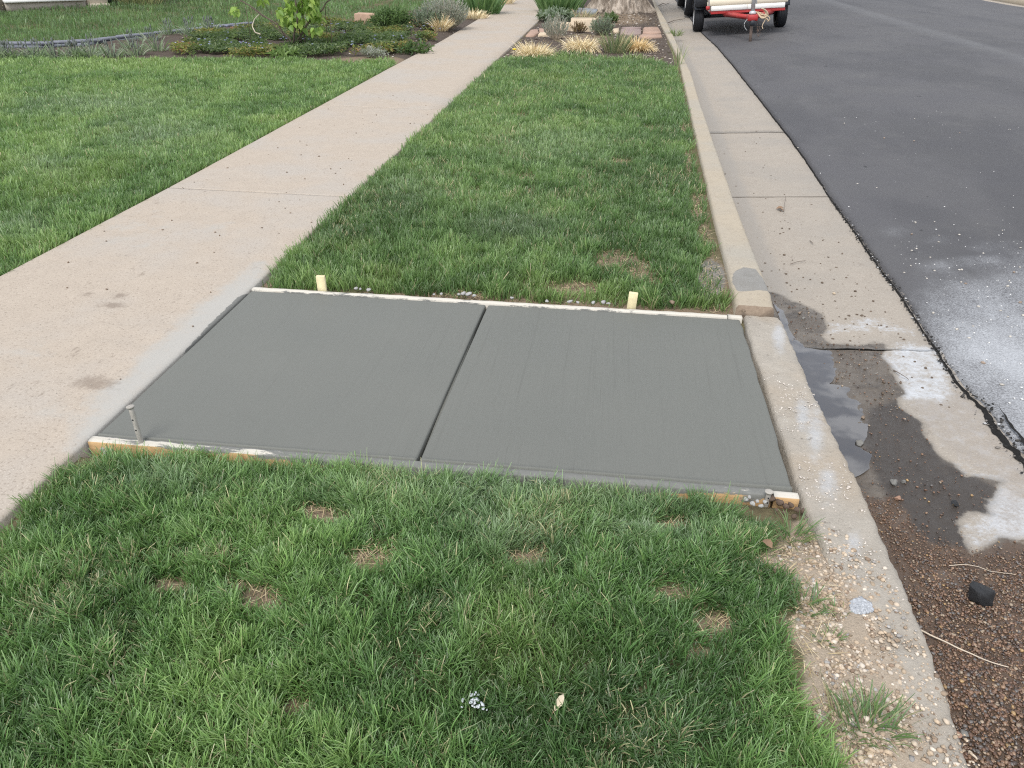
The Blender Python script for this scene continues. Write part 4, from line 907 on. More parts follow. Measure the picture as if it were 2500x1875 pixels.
def lawn(name, P, label, seed, hmin, hmax, wfun, seg, tone, lean=(.15, 1.0), straw=.03, strawp=.35, dusty=None, zoff=-.004, hmul=None, bright=1.0, cell=.04, tint=(1, 1, 1), tonefn=None):
    r = np.random.default_rng(seed); n = len(P); x, y = P.T
    cs = cell; jx = x + (vnoise(x, y, 1.2 / cs, 5) - .5) * cs; jy = y + (vnoise(x, y, 1.2 / cs, 6) - .5) * cs; ci = np.floor(jx / cs).astype(int); cj = np.floor(jy / cs).astype(int)
    ch = _L1[(ci * 7 + cj * 3) & 255, (cj * 11 + ci) & 255]; ch2 = _L1[(ci * 5 + cj * 13 + 40) & 255, (cj * 3 + ci * 9) & 255]
    cl1 = fbm(x, y, 2.2, seed + .3); cl2 = fbm(x, y, 9, seed + .7); cl3 = vnoise(x, y, 28, seed + 1.3)
    v = tone + (cl1 - .5) * 3.2 + (cl2 - .5) * 1.6 + (ch - .5) * 1.0 + r.normal(size=n) * .45
    if tonefn is not None: v = v + tonefn(P)
    idx = np.clip(v, 0, 2.999); i0 = np.minimum(idx.astype(int), 2); fr = (idx - i0)[:, None]; C = GP[i0] * (1 - fr) + GP[i0 + 1] * fr
    yel = sstep(.60, .75, fbm(x, y, 1.7, seed + 5)) * .5; C = C * (1 - yel[:, None]) + np.array([.24, .32, .10]) * yel[:, None] * (.7 + .6 * r.random((n, 1)))
    if dusty is not None:
        d = dusty(P)[:, None] * (r.random((n, 1)) * .9 + .1); C = C * (1 - d) + np.array([.34, .38, .29]) * d
    s = (r.random(n) < straw + strawp * sstep(.55, .75, fbm(x, y, 4, seed + 9)))[:, None]; C = np.where(s, np.array([.46, .38, .24]) * (.6 + .7 * r.random((n, 1))), C)
    C = C * (1 + (r.random((n, 1)) - .5) * .8) * bright * np.array(tint)
    h = (hmin + (hmax - hmin) * r.random(n)) * (.72 + .6 * cl2)
    if hmul is not None: h = h * hmul(P)
    flow = fbm(x, y, 5, seed + 2) * 12.5 + fbm(x, y, 1.2, seed + 4) * 6; az = flow + (ch2 - .5) * 5 + r.normal(size=n) * np.where(r.random(n) < .5, .7, 2.2); h = h * (.72 + .56 * ch)
    l0 = np.abs(r.normal(size=n)) * lean[0]; l1 = np.clip(lean[1] * (.35 + .9 * r.random(n)) + (cl3 - .5) * .8, 0, 1.5)
    z = soil_h(x, y) + zoff; w = wfun(P) * (.7 + .6 * r.random(n)); face = r.random(n) * 6.283
    V, Q, row = blades(np.stack([x, y, z], 1), h, w, az, l0, l1, face, seg)
    cc = np.repeat(C, (seg + 1) * 2, 0); pale = np.clip((.28 - row) / .28, 0, 1)[:, None] * .30; cc = cc * (1 - pale) + np.array([.26, .29, .16]) * pale
    tip = (row > .99)[:, None] * .22 * np.repeat(r.random((n, 1)) < .6, (seg + 1) * 2, 0); cc = cc * (1 - tip) + np.array([.52, .55, .40]) * tip
    o = np_mesh(name, V, Q, mat=M['grass'], col=cc)
    return tag(o, label, 'grass', kind='stuff')
def infront(P, m=350):
    px, py, zc = project(np.concatenate([P, np.zeros((len(P), 1))], 1)); return (px > -m) & (px < PW + m) & (py < PH + m * .8) & (py > -200) & (P @ AX_F[:2] + 0 > -0.2)

# near lawn
near_poly = np.vstack([Gs([(226, 1096), (150, 1113), (101, 1165), (63, 1203), (0, 1278), (-120, 1400)], .02), [(-1.80, .3)], [(.66, .3)], gravel_line[2:][::-1][2:], Gs([(1915, 1290), (1885, 1258), (1830, 1234)], -.02), [(.46, YF(.46) - .05), (.2, YF(.2) - .047), (-.6, YF(-.6) - .047), (-1.5, YF(-1.5) - .047), (-1.64, YF(-1.6) - .08)]])
def bareness(P, seed):
    b = np.maximum(spots(P, BARE), spots(P, KERBBARE)); return np.clip(b * (.35 + 1.3 * fbm(P[:, 0], P[:, 1], 13, 17)), 0, 1)
def acc_near(P):
    d = -sdf(P, near_poly); e = sstep(0, .045, d + (fbm(P[:, 0], P[:, 1], 16, 3) - .5) * .09); b = bareness(P, 1)
    return e * (1 - .90 * sstep(.30, .85, b)) * (.62 + .38 * sstep(.35, .6, fbm(P[:, 0], P[:, 1], 11, 5)))
P = scatter(near_poly, 560000, 101, acc_near); P = P[infront(P)]
if len(P) > 165000: P = P[:165000]
def dusty(P): return np.clip(spots(P, [(1250, 1200, 500, 70), (1260, 1300, 130, 70), (420, 1180, 120, 40), (1580, 1290, 150, 40)]) * .75, 0, .8)
lawn('near_grass', P, 'cut green lawn grass in front of the fresh slab', 102, .038, .074, lambda P: np.full(len(P), .0032), 3, 1.15, (.35, 1.15), .03, .18, dusty, hmul=lambda P: (1 - .6 * sstep(.15, .6, bareness(P, 1))) * (1 + .12 * sstep(1.75, 1.95, P[:, 1])), cell=.035, tint=(1.05, 1.16, 1.10), tonefn=lambda P: -.75 * spots(P, [(1480, 1640, 420, 260), (1650, 1380, 170, 80)]) + .5 * spots(P, [(1270, 1230, 420, 60), (420, 1700, 330, 160)]))
# straw thatch in thin spots
bz = scatter(np.array([(-1.7, .5), (-1.7, 13), (.85, 13), (.85, .5)]), 300000, 103, lambda P: np.clip(np.maximum(spots(P, BARE), spots(P, KERBBARE)) + .5 * sstep(.08, -.03, np.abs(sdf(P, gravel_poly)) - .03) * (P[:, 1] < 2), 0, 1) * np.where(P[:, 1] < 4, .9, .4) * ((P[:, 1] < c_bl[1] - .06) | (P[:, 1] > 3.5)) * (P[:, 0] < np.where(P[:, 1] > 3.5, kerb_l(P[:, 1]) - .03, ckerb_l(P[:, 1]) + .02)))
nB = len(bz); r = np.random.default_rng(104)
V, Q, row = blades(np.stack([bz[:, 0], bz[:, 1], soil_h(bz[:, 0], bz[:, 1]) + .002 + .006 * r.random(nB)], 1), .02 + .035 * r.random(nB), .0012 + .0010 * r.random(nB) + .0003 * bz[:, 1], r.random(nB) * 6.28, 1.0 + .4 * r.random(nB), 1.35 + .25 * r.random(nB), r.random(nB) * 6.28, 2)
C = np.repeat(pick([(.40, .32, .19, 4), (.52, .43, .28, 3), (.26, .19, .11, 3), (.13, .15, .06, 2)], nB, 105), 6, 0)
tag(np_mesh('dry_thatch', V, Q, mat=M['dry'], col=C), 'straw coloured dead thatch in the thin spots of the lawns', 'dead grass', kind='stuff')

for k, (px, py, nn, hh, rd, lb) in enumerate([(2111, 1772, 150, .085, .075, 'sparse green grass tuft in the gravel near the bottom of the kerb'), (1935, 1305, 90, .075, .05, 'wispy grass tuft leaning out below the dirt clods'), (2022, 1560, 45, .035, .035, 'small green weed between the tan gravel and the kerb spill'), (2040, 1490, 30, .03, .03, 'tiny weed beside the bluish concrete spill'), (1965, 1480, 80, .07, .05, 'grass tuft spreading from the lawn edge over the gravel')]):
    r = np.random.default_rng(400 + k); q = rd * np.sqrt(r.random(nn)); a = r.random(nn) * 6.283; c = G(px, py, -.05); x = c[0] + q * np.cos(a); y = c[1] + q * np.sin(a) * .8
    V, Q, row = blades(np.stack([x, y, np.full(nn, -.056)], 1), hh * (.5 + .7 * r.random(nn)), .0036 * (.7 + .6 * r.random(nn)), a + r.normal(size=nn) * .7, .3 + .3 * r.random(nn), .8 + .6 * r.random(nn), r.random(nn) * 6.283, 3)
    tag(np_mesh('grass_tuft', V, Q, mat=M['grass'], col=np.repeat(pick([(.11, .19, .08, 4), (.17, .26, .10, 3), (.30, .29, .15, 1)], nn, 410 + k), 8, 0)), lb, 'grass tuft')
# strip lawn
strip_poly = np.vstack([[(-1.735, 3.50)], [(-1.735, strip_front[0, 1])], strip_front, [(kerb_l(y) - .02, y) for y in (10, 8.5, 7, 6, 5.2, 4.6, 4.2, 3.9, 3.6)], [(.60, YB(.6) + .05), (-.6, YB(-.6) + .05), (-1.6, YB(-1.6) + .035)]])
def acc_strip(P):
    d = -sdf(P, strip_poly); e = sstep(0, .05, d + (fbm(P[:, 0], P[:, 1], 10, 4) - .5) * .10 + .02 * (P[:, 0] < -1.5)); b = bareness(P, 1)
    dens = np.clip((4.6 / np.maximum(P[:, 1], 4.0)) ** 1.55, .18, 1)
    return e * (1 - .88 * sstep(.25, .75, b)) * dens * (.6 + .4 * sstep(.35, .6, fbm(P[:, 0], P[:, 1], 9, 6)))
P = scatter(strip_poly, 900000, 111, acc_strip)
if len(P) > 170000: P = P[:170000]
wf = lambda P: .0032 + .00042 * P[:, 1]
lawn('strip_grass', P, 'green grass strip between the sidewalk and the tall kerb', 112, .050, .085, wf, 2, 1.0, (.25, .85), .015, .15, lambda P: np.clip(spots(P, [(1250, 560, 120, 40), (1000, 470, 90, 40), (1350, 360, 160, 40)]) * .45, 0, 1), hmul=lambda P: 1 - .4 * sstep(.2, .8, bareness(P, 1)), cell=.06, tint=(1.0, 1.04, 1.02), tonefn=lambda P: 1.3 * spots(P, [(1322, 655, 40, 26), (1200, 330, 260, 70), (1790, 400, 30, 120)]) - .7 * spots(P, [(1560, 420, 120, 60), (1000, 240, 90, 40), (1250, 560, 90, 40), (1750, 700, 60, 50), (800, 560, 120, 60)]))
# left lawn
ll = np.vstack([[(-3.085, 2.0), (-16, 2.0), (-16, left_bed_front[0, 1] - 1.5)], left_bed_front[:-1], [(-3.3, 11.8), (-3.055, 11.3), (-3.05, 8), (-3.06, 5)]])
def acc_left(P): return sstep(0, .05, -sdf(P, ll) + (fbm(P[:, 0], P[:, 1], 8, 4) - .5) * .05) * np.clip((5.0 / np.maximum(np.hypot(P[:, 0], P[:, 1]), 4.4)) ** 1.5, .15, 1)
P = scatter(ll, 1500000, 121, acc_left); P = P[infront(P, 250)]
if len(P) > 210000: P = P[:210000]
wf2 = lambda P: .0022 + .00060 * np.hypot(P[:, 0], P[:, 1])
lawn('left_grass', P, 'pale green lawn left of the sidewalk', 122, .045, .075, wf2, 2, 1.75, (.25, .8), .008, .03, lambda P: np.clip(spots(P, [(120, 410, 70, 30), (380, 330, 160, 40), (250, 260, 200, 30), (60, 560, 60, 30)]) * .7, 0, .8), cell=.10, tint=(1.04, 1.1, 1.06), tonefn=lambda P: .9 * spots(P, [(110, 365, 110, 30), (300, 370, 200, 30), (200, 160, 400, 14)]) - .7 * spots(P, [(400, 340, 60, 20), (420, 215, 40, 12), (500, 420, 120, 40)]))
# far lawn beyond the edging
fl = np.vstack([left_bed_back, [(-3.3, 26), (-3.3, 34), (-20, 34), (-24, 14)], left_bed_back[0] + (left_bed_back[0] - left_bed_back[3]) * 2.5])
P = scatter(fl, 420000, 131, lambda P: np.clip((13 / np.maximum(P[:, 1], 10)) ** 1.6, .1, 1)); P = P[infront(P, 250)]
lawn('far_grass', P, 'deep green lawn beyond the garden bed by the house', 132, .06, .12, lambda P: .004 + .0007 * P[:, 1], 1, .55, (.2, .7), .0, .0, cell=.2, tint=(.8, .98, .88))

# ------------------------------------------------------------------ plants
def tuft(name, c, n, rad, h, w, spread, cols, label, cat, seed, seg=4, droop=1.0, group=None, mat='dry', mound=0.0, base=None, parent=None):
    r = np.random.default_rng(seed); a = r.random(n) * 6.283; q = np.sqrt(r.random(n)); x = rad * q * np.cos(a); y = rad * q * np.sin(a)
    az = a + r.normal(size=n) * .5; hh = h * (.6 + .5 * r.random(n)) * (1 - mound * q ** 2 * .5)
    V, Q, row = blades(np.stack([x, y, np.zeros(n) - .01], 1), hh, w * (.7 + .6 * r.random(n)), az, spread * q * .6 + .05, spread * q + droop * r.random(n), r.random(n) * 6.283, seg, .3)
    C = np.repeat(pick(cols, n, seed + 1, .2), (seg + 1) * 2, 0)
    o = np_mesh(name, V, Q, mat=M[mat], col=C, parent=parent); o.location = (c[0], c[1], float(soil_h(np.array([c[0]]), np.array([c[1]]))[0]) if base is None else base)
    return tag(o, label, cat, group) if label else o
STRAW = [(.74, .62, .40, 4), (.84, .74, .53, 4), (.60, .46, .26, 2), (.42, .30, .17, 1)]
STRAW2 = [(.70, .53, .29, 4), (.80, .65, .41, 3), (.56, .39, .20, 2)]
dg = 'cut back ornamental grasses in the strip bed'
tuft('dry_grass_clump', G(1303, 137), 900, .17, .28, .010, 1.0, STRAW, 'shaggy blond grass clump nearest the sidewalk, next to the dandelion', 'ornamental grass', 201, seg=6, droop=2.3, group=dg)
tuft('dry_grass_clump', G(1419, 120), 800, .18, .27, .010, 1.1, STRAW, 'blond grass clump in the middle of the strip bed', 'ornamental grass', 203, seg=6, droop=2.4, group=dg)
tuft('dry_grass_clump', G(1553, 119), 750, .175, .25, .010, 1.1, STRAW2, 'orange tinted dry grass clump nearest the kerb', 'ornamental grass', 205, seg=6, droop=2.4, group=dg)
GRN = [(.16, .21, .10, 3), (.21, .25, .12, 2), (.42, .36, .21, 2), (.10, .14, .07, 2)]
tuft('green_grass_clump', G(1503, 124), 260, .17, .36, .008, .7, GRN, 'thin green grass clump beside the orange dry clump', 'ornamental grass', 207, droop=.7)
tuft('wispy_grass', G(1655, 158), 34, .06, .36, .006, .40, [(.14, .20, .08, 2), (.34, .34, .20, 2)], 'tall wispy grass tuft growing against the tall kerb', 'grass tuft', 209, droop=.5)
for k, (px, py, nn, hh) in enumerate([(1355, 130, 60, .14), (1392, 132, 70, .12), (1420, 131, 70, .12), (1548, 140, 80, .13), (1572, 145, 70, .12), (1598, 147, 60, .10), (1648, 82, 60, .16)]):
    tuft('weed', G(px, py), nn, .13, hh, .014, 1.1, [(.14, .20, .07, 3), (.22, .27, .12, 2), (.30, .30, .2, 1)], 'low green weed in the dark mulch at the front of the strip bed' if k < 6 else 'green weed between the flagstones and the kerb', 'weed', 211 + k, 3, group='weeds in the strip bed' if k < 6 else None)
# dandelion
dr = empty('dandelion', (*G(1256, 139), 0)); mb = MB(); mb.tube([(0, 0, -.03), (.005, 0, .05), (0, 0, .10)], .003, 6); mb.build('flower_stem', M['twig'], dr)
mb = MB(); mb.lathe([(.0001, .112), (.02, .116), (.034, .108), (.02, .096), (.003, .095)], seg=14); mb.build('flower_head', M['petal'], dr, True); tag(dr, 'yellow dandelion flower at the sidewalk edge of the strip bed', 'dandelion')

def leaves(P, D, L, W, cols, fold=.25, seed=0):
    """small folded leaves at P pointing along D"""
    r = np.random.default_rng(seed); n = len(P); D = D / (np.linalg.norm(D, axis=1)[:, None] + 1e-9); up = np.array([0, 0, 1.0]) + r.normal(size=(n, 3)) * .5
    S = np.cross(D, up); S /= np.linalg.norm(S, axis=1)[:, None] + 1e-9; N = np.cross(S, D)
    L = L[:, None]; W = W[:, None] if not np.isscalar(W) else W
    b = P; t = P + D * L - N * L * .12; l1 = P + D * L * .28 - S * W * .5 + N * W * fold; l2 = P + D * L * .65 - S * W * .34 + N * W * fold * .6; r1 = P + D * L * .28 + S * W * .5 + N * W * fold; r2 = P + D * L * .65 + S * W * .34 + N * W * fold * .6
    V = np.stack([b, l1, l2, t, r2, r1], 1).reshape(-1, 3); o = (np.arange(n) * 6)[:, None]; Q = np.vstack([o + [0, 1, 2, 3], o + [0, 3, 4, 5]])
    return V, Q, np.repeat(cols, 6, 0)
def shrub(name, c, rx, ry, h, nst, nlf, Ls, Ws, cols, label, cat, seed, stemmat='twig', stemr=.005, upright=.6, group=None, base=0.0, mat='leaf', outward=1.0):
    r = np.random.default_rng(seed); root = empty(name, (c[0], c[1], float(soil_h(np.array([c[0]]), np.array([c[1]]))[0]) + base)); mb = MB(); P = []; D = []
    for k in range(nst):
        a = r.random() * 6.283; q = math.sqrt(r.random()) * outward; end = np.array([rx * q * math.cos(a), ry * q * math.sin(a), h * (.65 + .4 * r.random()) * math.sqrt(max(.15, 1 - .7 * q * q))])
        st_ = np.array([end[0] * .25, end[1] * .25, -.01]); mid = (st_ + end) / 2 + np.array([end[0] * .12, end[1] * .12, -.02 * h]) + r.normal(size=3) * .02 * h
        pts = np.array([st_, mid, end]); t = np.linspace(0, 2, 6); S = np.stack([np.interp(t, [0, 1, 2], pts[:, i]) for i in range(3)], 1); mb.tube(S, np.linspace(stemr, stemr * .35, 6), 4, False)
        m = nlf // nst; tt = .25 + .75 * r.random(m) ** .8; X = np.stack([np.interp(tt * 2, [0, 1, 2], pts[:, i]) for i in range(3)], 1); d = (end - st_) / np.linalg.norm(end - st_)
        P.append(X + r.normal(size=(m, 3)) * .012 * h); D.append(d * upright + r.normal(size=(m, 3)) * (1 - upright) * .9 + np.array([0, 0, .1]))
    mb.build('stem', M[stemmat], root); P = np.concatenate(P); D = np.concatenate(D); n = len(P)
    V, Q, C = leaves(P, D, Ls * (.6 + .7 * r.random(n)), Ws * (.7 + .5 * r.random(n)), pick(cols, n, seed + 3, .22), seed=seed)
    np_mesh('foliage', V, Q, mat=M[mat], col=C, parent=root); return tag(root, label, cat, group)
GREY = [(.38, .39, .36, 4), (.48, .48, .44, 3), (.28, .29, .26, 2), (.55, .54, .50, 1)]
GRG = [(.26, .31, .25, 4), (.35, .40, .31, 3), (.19, .23, .17, 2)]
shrub('grey_shrub', G(1357, 92), .25, .20, .42, 130, 1500, .045, .009, GREY, 'wispy grey lavender bush in front of the pale sandstone block', 'lavender', 221, 'palestick', .003, .8)
shrub('grey_shrub', G(1470, 82), .25, .2, .34, 90, 1300, .05, .011, GRG, 'grey green lavender bush beside the sandstone block in the strip bed', 'lavender', 222, 'twig', .003, .75)
shrub('silver_plant', G(1358, 50), .44, .40, .24, 60, 1100, .11, .035, [(.22, .27, .20, 3), (.30, .35, .27, 3), (.15, .20, .13, 2)], 'silvery lamb ear plant beside the sidewalk behind the lavender', 'plant', 223, 'twig', .003, .45)
shrub('rusty_shrub', G(1413, 76), .17, .13, .20, 60, 700, .04, .010, [(.30, .17, .10, 3), (.22, .12, .075, 3), (.38, .25, .15, 1)], 'rusty brown dried shrub in front of the sandstone block', 'shrub', 224, 'twig', .003, .7)
tuft('dry_perennial', G(1420, 47), 200, .32, .30, .010, .9, [(.46, .36, .22, 3), (.30, .30, .15, 2), (.55, .46, .32, 2)], 'tan dry perennial behind the sandstone block', 'plant', 225)
shrub('low_plant', G(1490, 52), .16, .16, .18, 24, 300, .08, .03, [(.12, .17, .08, 2), (.17, .23, .11, 2)], 'small green plant before the tree roots', 'plant', 226, 'twig', .003, .5)

def iris(c, n, h, label, seed, rad=.35):
    tuft('iris_clump', c, n, rad, h, .048, .75, [(.10, .19, .075, 4), (.15, .25, .10, 3), (.20, .30, .14, 2), (.07, .13, .05, 2)], label, 'iris', seed, 4, .25, mat='leaf')
iris(G(1360, 29), 260, .60, 'sword leaved iris clump on the strip side of the sidewalk', 231, .42)
iris(G(1385, 15), 130, .60, 'second iris clump behind the strip side iris', 232, .40)
iris(G(1172, 32), 170, .66, 'sword leaved iris clump on the house side of the sidewalk', 233, .42)

# blocks
def block(px, py, y, w, d, h, mat, label, seed, rot=0.0, z0=None):
    c = G(px, py); r = np.random.default_rng(seed); mb = MB(); mb.box((0, 0, 0), (w, d, h + .08), bev=.012); o = mb.build('sandstone_block', M[mat]); me = o.data
    for v in me.vertices: v.co = v.co + __import__('mathutils').Vector((r.normal() * .010, r.normal() * .010, r.normal() * .006 - .0))
    zb = float(soil_h(np.array([c[0]]), np.array([c[1]]))[0]); o.location = (c[0], c[1] + d / 2, zb + h / 2 - .03); o.rotation_euler = (0, .01, rot); return tag(o, label, 'stone block')
block(897, 62, 16, .52, .32, .20, 'sandstone', 'red brown sandstone block in the house side bed behind the lilac', 241, .1)
block(1422, 73, 15, .48, .30, .22, 'palestone', 'upright sandstone block behind the rusty shrub in the strip bed', 242, .03)
block(1370, 71, 15.5, .40, .28, .13, 'palestone', 'pale sandstone block beside the wispy lavender', 243, -.1)
# flagstones
def flags(name, polys, label, z0=.0):
    root = tag(empty(name), label, 'flagstone path', kind='structure')
    for k, (mat, poly) in enumerate(polys):
        q = Gs(poly); c = q.mean(0); q = c + (q - c) * .97; nv = len(q); zb = float(soil_h(np.array([c[0]]), np.array([c[1]])).max()) + .03 + .006 * (k % 3)
        V = np.concatenate([np.c_[q, np.full(nv, zb - .08)], np.c_[q, np.full(nv, zb - .008)], np.c_[c + (q - c) * .97, np.full(nv, zb)], [[c[0], c[1], zb]]]); i = np.arange(nv); j = (i + 1) % nv
        Q = np.vstack([np.stack([i, j, j + nv, i + nv], 1), np.stack([i + nv, j + nv, j + 2 * nv, i + 2 * nv], 1)]); T = np.stack([i + 2 * nv, j + 2 * nv, np.full(nv, 3 * nv)], 1); np_mesh('flagstone', V, Q, T, mat=M[mat], parent=root)
c3 = lambda x, y: (1150 + x / 3.687, y / 3.687)
flags('flagstone_path', [('flag', [c3(490, 318), c3(540, 264), c3(600, 258), c3(612, 292), c3(560, 320)]), ('flag', [c3(612, 258), c3(690, 262), c3(690, 288), c3(616, 290)]), ('palestone', [c3(600, 318), c3(618, 294), c3(700, 292), c3(712, 314)])], 'short flagstone path at the sidewalk end of the strip bed')
flags('flagstone_path', [('purpleflag', [c3(1340, 300), c3(1345, 262), c3(1440, 250), c3(1530, 258), c3(1535, 300), c3(1450, 308)]), ('flag', [c3(1545, 262), c3(1560, 246), c3(1680, 243), c3(1700, 268), c3(1600, 276)]), ('flag', [c3(1542, 300), c3(1550, 272), c3(1700, 272), c3(1715, 300), c3(1620, 308)]), ('flag', [c3(1508, 326), c3(1540, 304), c3(1716, 306), c3(1722, 328), c3(1600, 332)]), ('palestone', [c3(1270, 262), c3(1330, 252), c3(1336, 284), c3(1290, 292)]), ('purpleflag', [c3(1400, 262), c3(1350, 252), c3(1440, 246), c3(1540, 250), c3(1530, 256)])], 'red and mauve flagstone path at the kerb end of the strip bed')
def pavers(name, y, xs_, label, d=.62):
    root = tag(empty(name), label, 'paver row', kind='structure')
    for k, x in enumerate(xs_): mb = MB(); mb.box((x, y + .01 * (k % 2), -.005 + .004 * (k % 3)), (.36, d, .09), bev=.012); mb.build('paver', M['paver'], root)
pavers('paver_path', 20.9, [-1.52, -1.14, -.76], 'row of blue grey pavers from the sidewalk to the tree', .9)
pavers('paver_path', 21.0, [-3.36, -3.74], 'blue grey pavers on the house side of the sidewalk', .9)

# left bed edging of thin slate pieces
root = tag(empty('garden_edging'), 'low stacked dark slate edging along the house side bed', 'edging')
path = np.vstack([left_bed_back[0] + (left_bed_back[0] - left_bed_back[2]) * 1.2, left_bed_back[:6]]); sg = np.linalg.norm(np.diff(path, axis=0), axis=1); cum = np.concatenate([[0], np.cumsum(sg)]); r = np.random.default_rng(250)
for lay in range(2):
    s = r.random() * .3
    while s < cum[-1] - .3:
        L = .35 + .5 * r.random(); m = s + L / 2
        if m > cum[-1]: break
        x = np.interp(m, cum, path[:, 0]); y = np.interp(m, cum, path[:, 1]); x2 = np.interp(m + .05, cum, path[:, 0]); y2 = np.interp(m + .05, cum, path[:, 1]); a = math.atan2(y2 - y, x2 - x)
        mb = MB(); mb.box((0, 0, 0), (L * .985, .16 - .02 * lay, .040), bev=.008); o = mb.build('edging_stone', M['slate'], root); o.location = (x, y + .012 * r.normal(), -.012 + lay * .044); o.rotation_euler = (0, r.normal() * .008, a + r.normal() * .02); s += L
# grape hyacinths
c1 = lambda x, y: (x / 3.16, y / 3.16)
for k, (x, y, nn) in enumerate([(15, 440, 60), (60, 438, 40), (130, 438, 70), (250, 438, 80), (310, 430, 40), (430, 436, 50), (560, 436, 60), (590, 430, 40), (690, 430, 60), (720, 395, 50), (860, 425, 55), (1040, 412, 45), (1030, 350, 35), (1165, 305, 40), (1210, 375, 40), (1305, 275, 35), (1450, 275, 35), (1480, 265, 30), (1610, 240, 30), (1640, 245, 25), (-60, 440, 60), (-130, 440, 60)]):
    c = G(*c1(x, y)); rt = empty('grape_hyacinth', (c[0], c[1], float(soil_h(np.array([c[0]]), np.array([c[1]]))[0])))
    tuft('leaf', (0, 0), int(nn * 1.1), .13, .24, .017, 1.1, [(.20, .26, .17, 3), (.30, .36, .26, 3), (.42, .46, .34, 2), (.13, .17, .11, 2)], None, None, 260 + k, 4, 1.3, mat='leaf', base=0.0, parent=rt)
    rr = np.random.default_rng(290 + k); mb = MB()
    for q in range(5 + k % 4):
        a = rr.random() * 6.28; d = .10 * rr.random(); hh = .16 + .08 * rr.random(); bx_, by_ = d * math.cos(a), d * math.sin(a)
        mb.tube([(bx_, by_, 0), (bx_ * 1.1, by_ * 1.1, hh)], [.004, .003], 5); mb.lathe([(.002, 0), (.010, .012), (.011, .03), (.006, .055), (.001, .065)], (bx_ * 1.1, by_ * 1.1, hh - .02), seg=6)
    M.setdefault('hyacinth', simple('grape_hyacinth_flower', (.17, .19, .17), .7, .3, var=.4, scale=8, bump=0)); mb.build('flower_spike', M['hyacinth'], rt)
    tag(rt, 'grey green grape hyacinth clump in the bed along the slate edging', 'flower clump', 'grape hyacinths along the slate edging')
# periwinkle ground cover
pv = Gs([(400, 134), (440, 108), (520, 84), (590, 70), (700, 62), (800, 58), (880, 60), (960, 62), (1010, 66), (1066, 78), (1078, 92), (1050, 108), (1000, 126), (960, 130), (900, 134), (840, 136), (760, 140), (650, 139), (560, 140), (470, 140)])
def accp(P): return sstep(0, .25, -sdf(P, pv) + (fbm(P[:, 0], P[:, 1], 2.2, 5) - .5) * .7) * sstep(.38, .56, fbm(P[:, 0], P[:, 1], 2.8, 7))
P = scatter(pv, 90000, 301, accp); P = P[:22000]; r = np.random.default_rng(302); nP = len(P)
hgt = .03 + .16 * fbm(P[:, 0], P[:, 1], 1.6, 8) * r.random(nP); X3 = np.c_[P, soil_h(P[:, 0], P[:, 1]) + hgt]; D = r.normal(size=(nP, 3)) * np.array([1, 1, .4]) + [0, 0, .25]
yel = sstep(.5, .7, fbm(P[:, 0], P[:, 1], 1.3, 12) + .22 * sstep(.6, 0, -sdf(P, pv)))[:, None]
C = pick([(.075, .115, .055, 5), (.11, .155, .07, 4), (.17, .21, .10, 2), (.05, .08, .04, 2)], nP, 303) * (1 - yel) + pick([(.22, .23, .06, 3), (.30, .24, .08, 2), (.12, .15, .05, 3), (.30, .17, .07, 1)], nP, 304) * yel
V, Q, C = leaves(X3, D, .045 + .03 * r.random(nP), .022 + .012 * r.random(nP), C, seed=305); tag(np_mesh('ground_cover', V, Q, mat=M['leaf'], col=C), 'dark green periwinkle ground cover with yellowing leaves in the house side bed', 'ground cover', kind='stuff')
P = scatter(pv, 420, 306, lambda P: sstep(.45, .6, fbm(P[:, 0], P[:, 1], 1.1, 22)) * .7); nf = len(P); mb = MB()
for p in P:
    a0 = random.random() * 6; z = float(soil_h(np.array([p[0]]), np.array([p[1]]))[0]) + .14 + .05 * random.random(); V = [(p[0], p[1], z - .004)]
    for q in range(5): a = a0 + q * 1.2566; V += [(p[0] + .017 * math.cos(a - .4), p[1] + .017 * math.sin(a - .4), z + .006), (p[0] + .022 * math.cos(a + .4), p[1] + .022 * math.sin(a + .4), z + .008)]
    mb.add(V, None, [(0, 1 + 2 * q, 2 + 2 * q) for q in range(5)])
M['periflower'] = simple('periwinkle_flower', (.42, .46, .72), .6, .3, var=.25, scale=5, bump=0)
tag(mb.build('periwinkle_flowers', M['periflower']), 'small pale violet periwinkle flowers dotted over the ground cover', 'flowers', kind='stuff')

for nm, poly, n_, lb, sd_ in (('mulch_chips', np.vstack([strip_front + [0, .1], [(.85, 21), (-1.7, 21)]]), 2600, 'pale and dark mulch chips on the strip bed soil', 351), ('bed_litter', left_bed[4:18], 2600, 'bits of litter and stones on the house side bed soil', 353)):
    P = scatter(poly, n_, sd_); P = P[infront(P, 100)]; r = np.random.default_rng(sd_); V, T, C = stones(np.c_[P, soil_h(P[:, 0], P[:, 1]) + .004], .008 + .020 * r.random(len(P)) ** 2, pick([(.34, .29, .24, 4), (.10, .075, .06, 4), (.55, .50, .44, 2), (.22, .17, .12, 3)], len(P), sd_ + 1), flat=(.25, .6), seed=sd_)
    tag(np_mesh(nm, V, tris=T, mat=M['stone'], col=C), lb, 'mulch', kind='stuff')
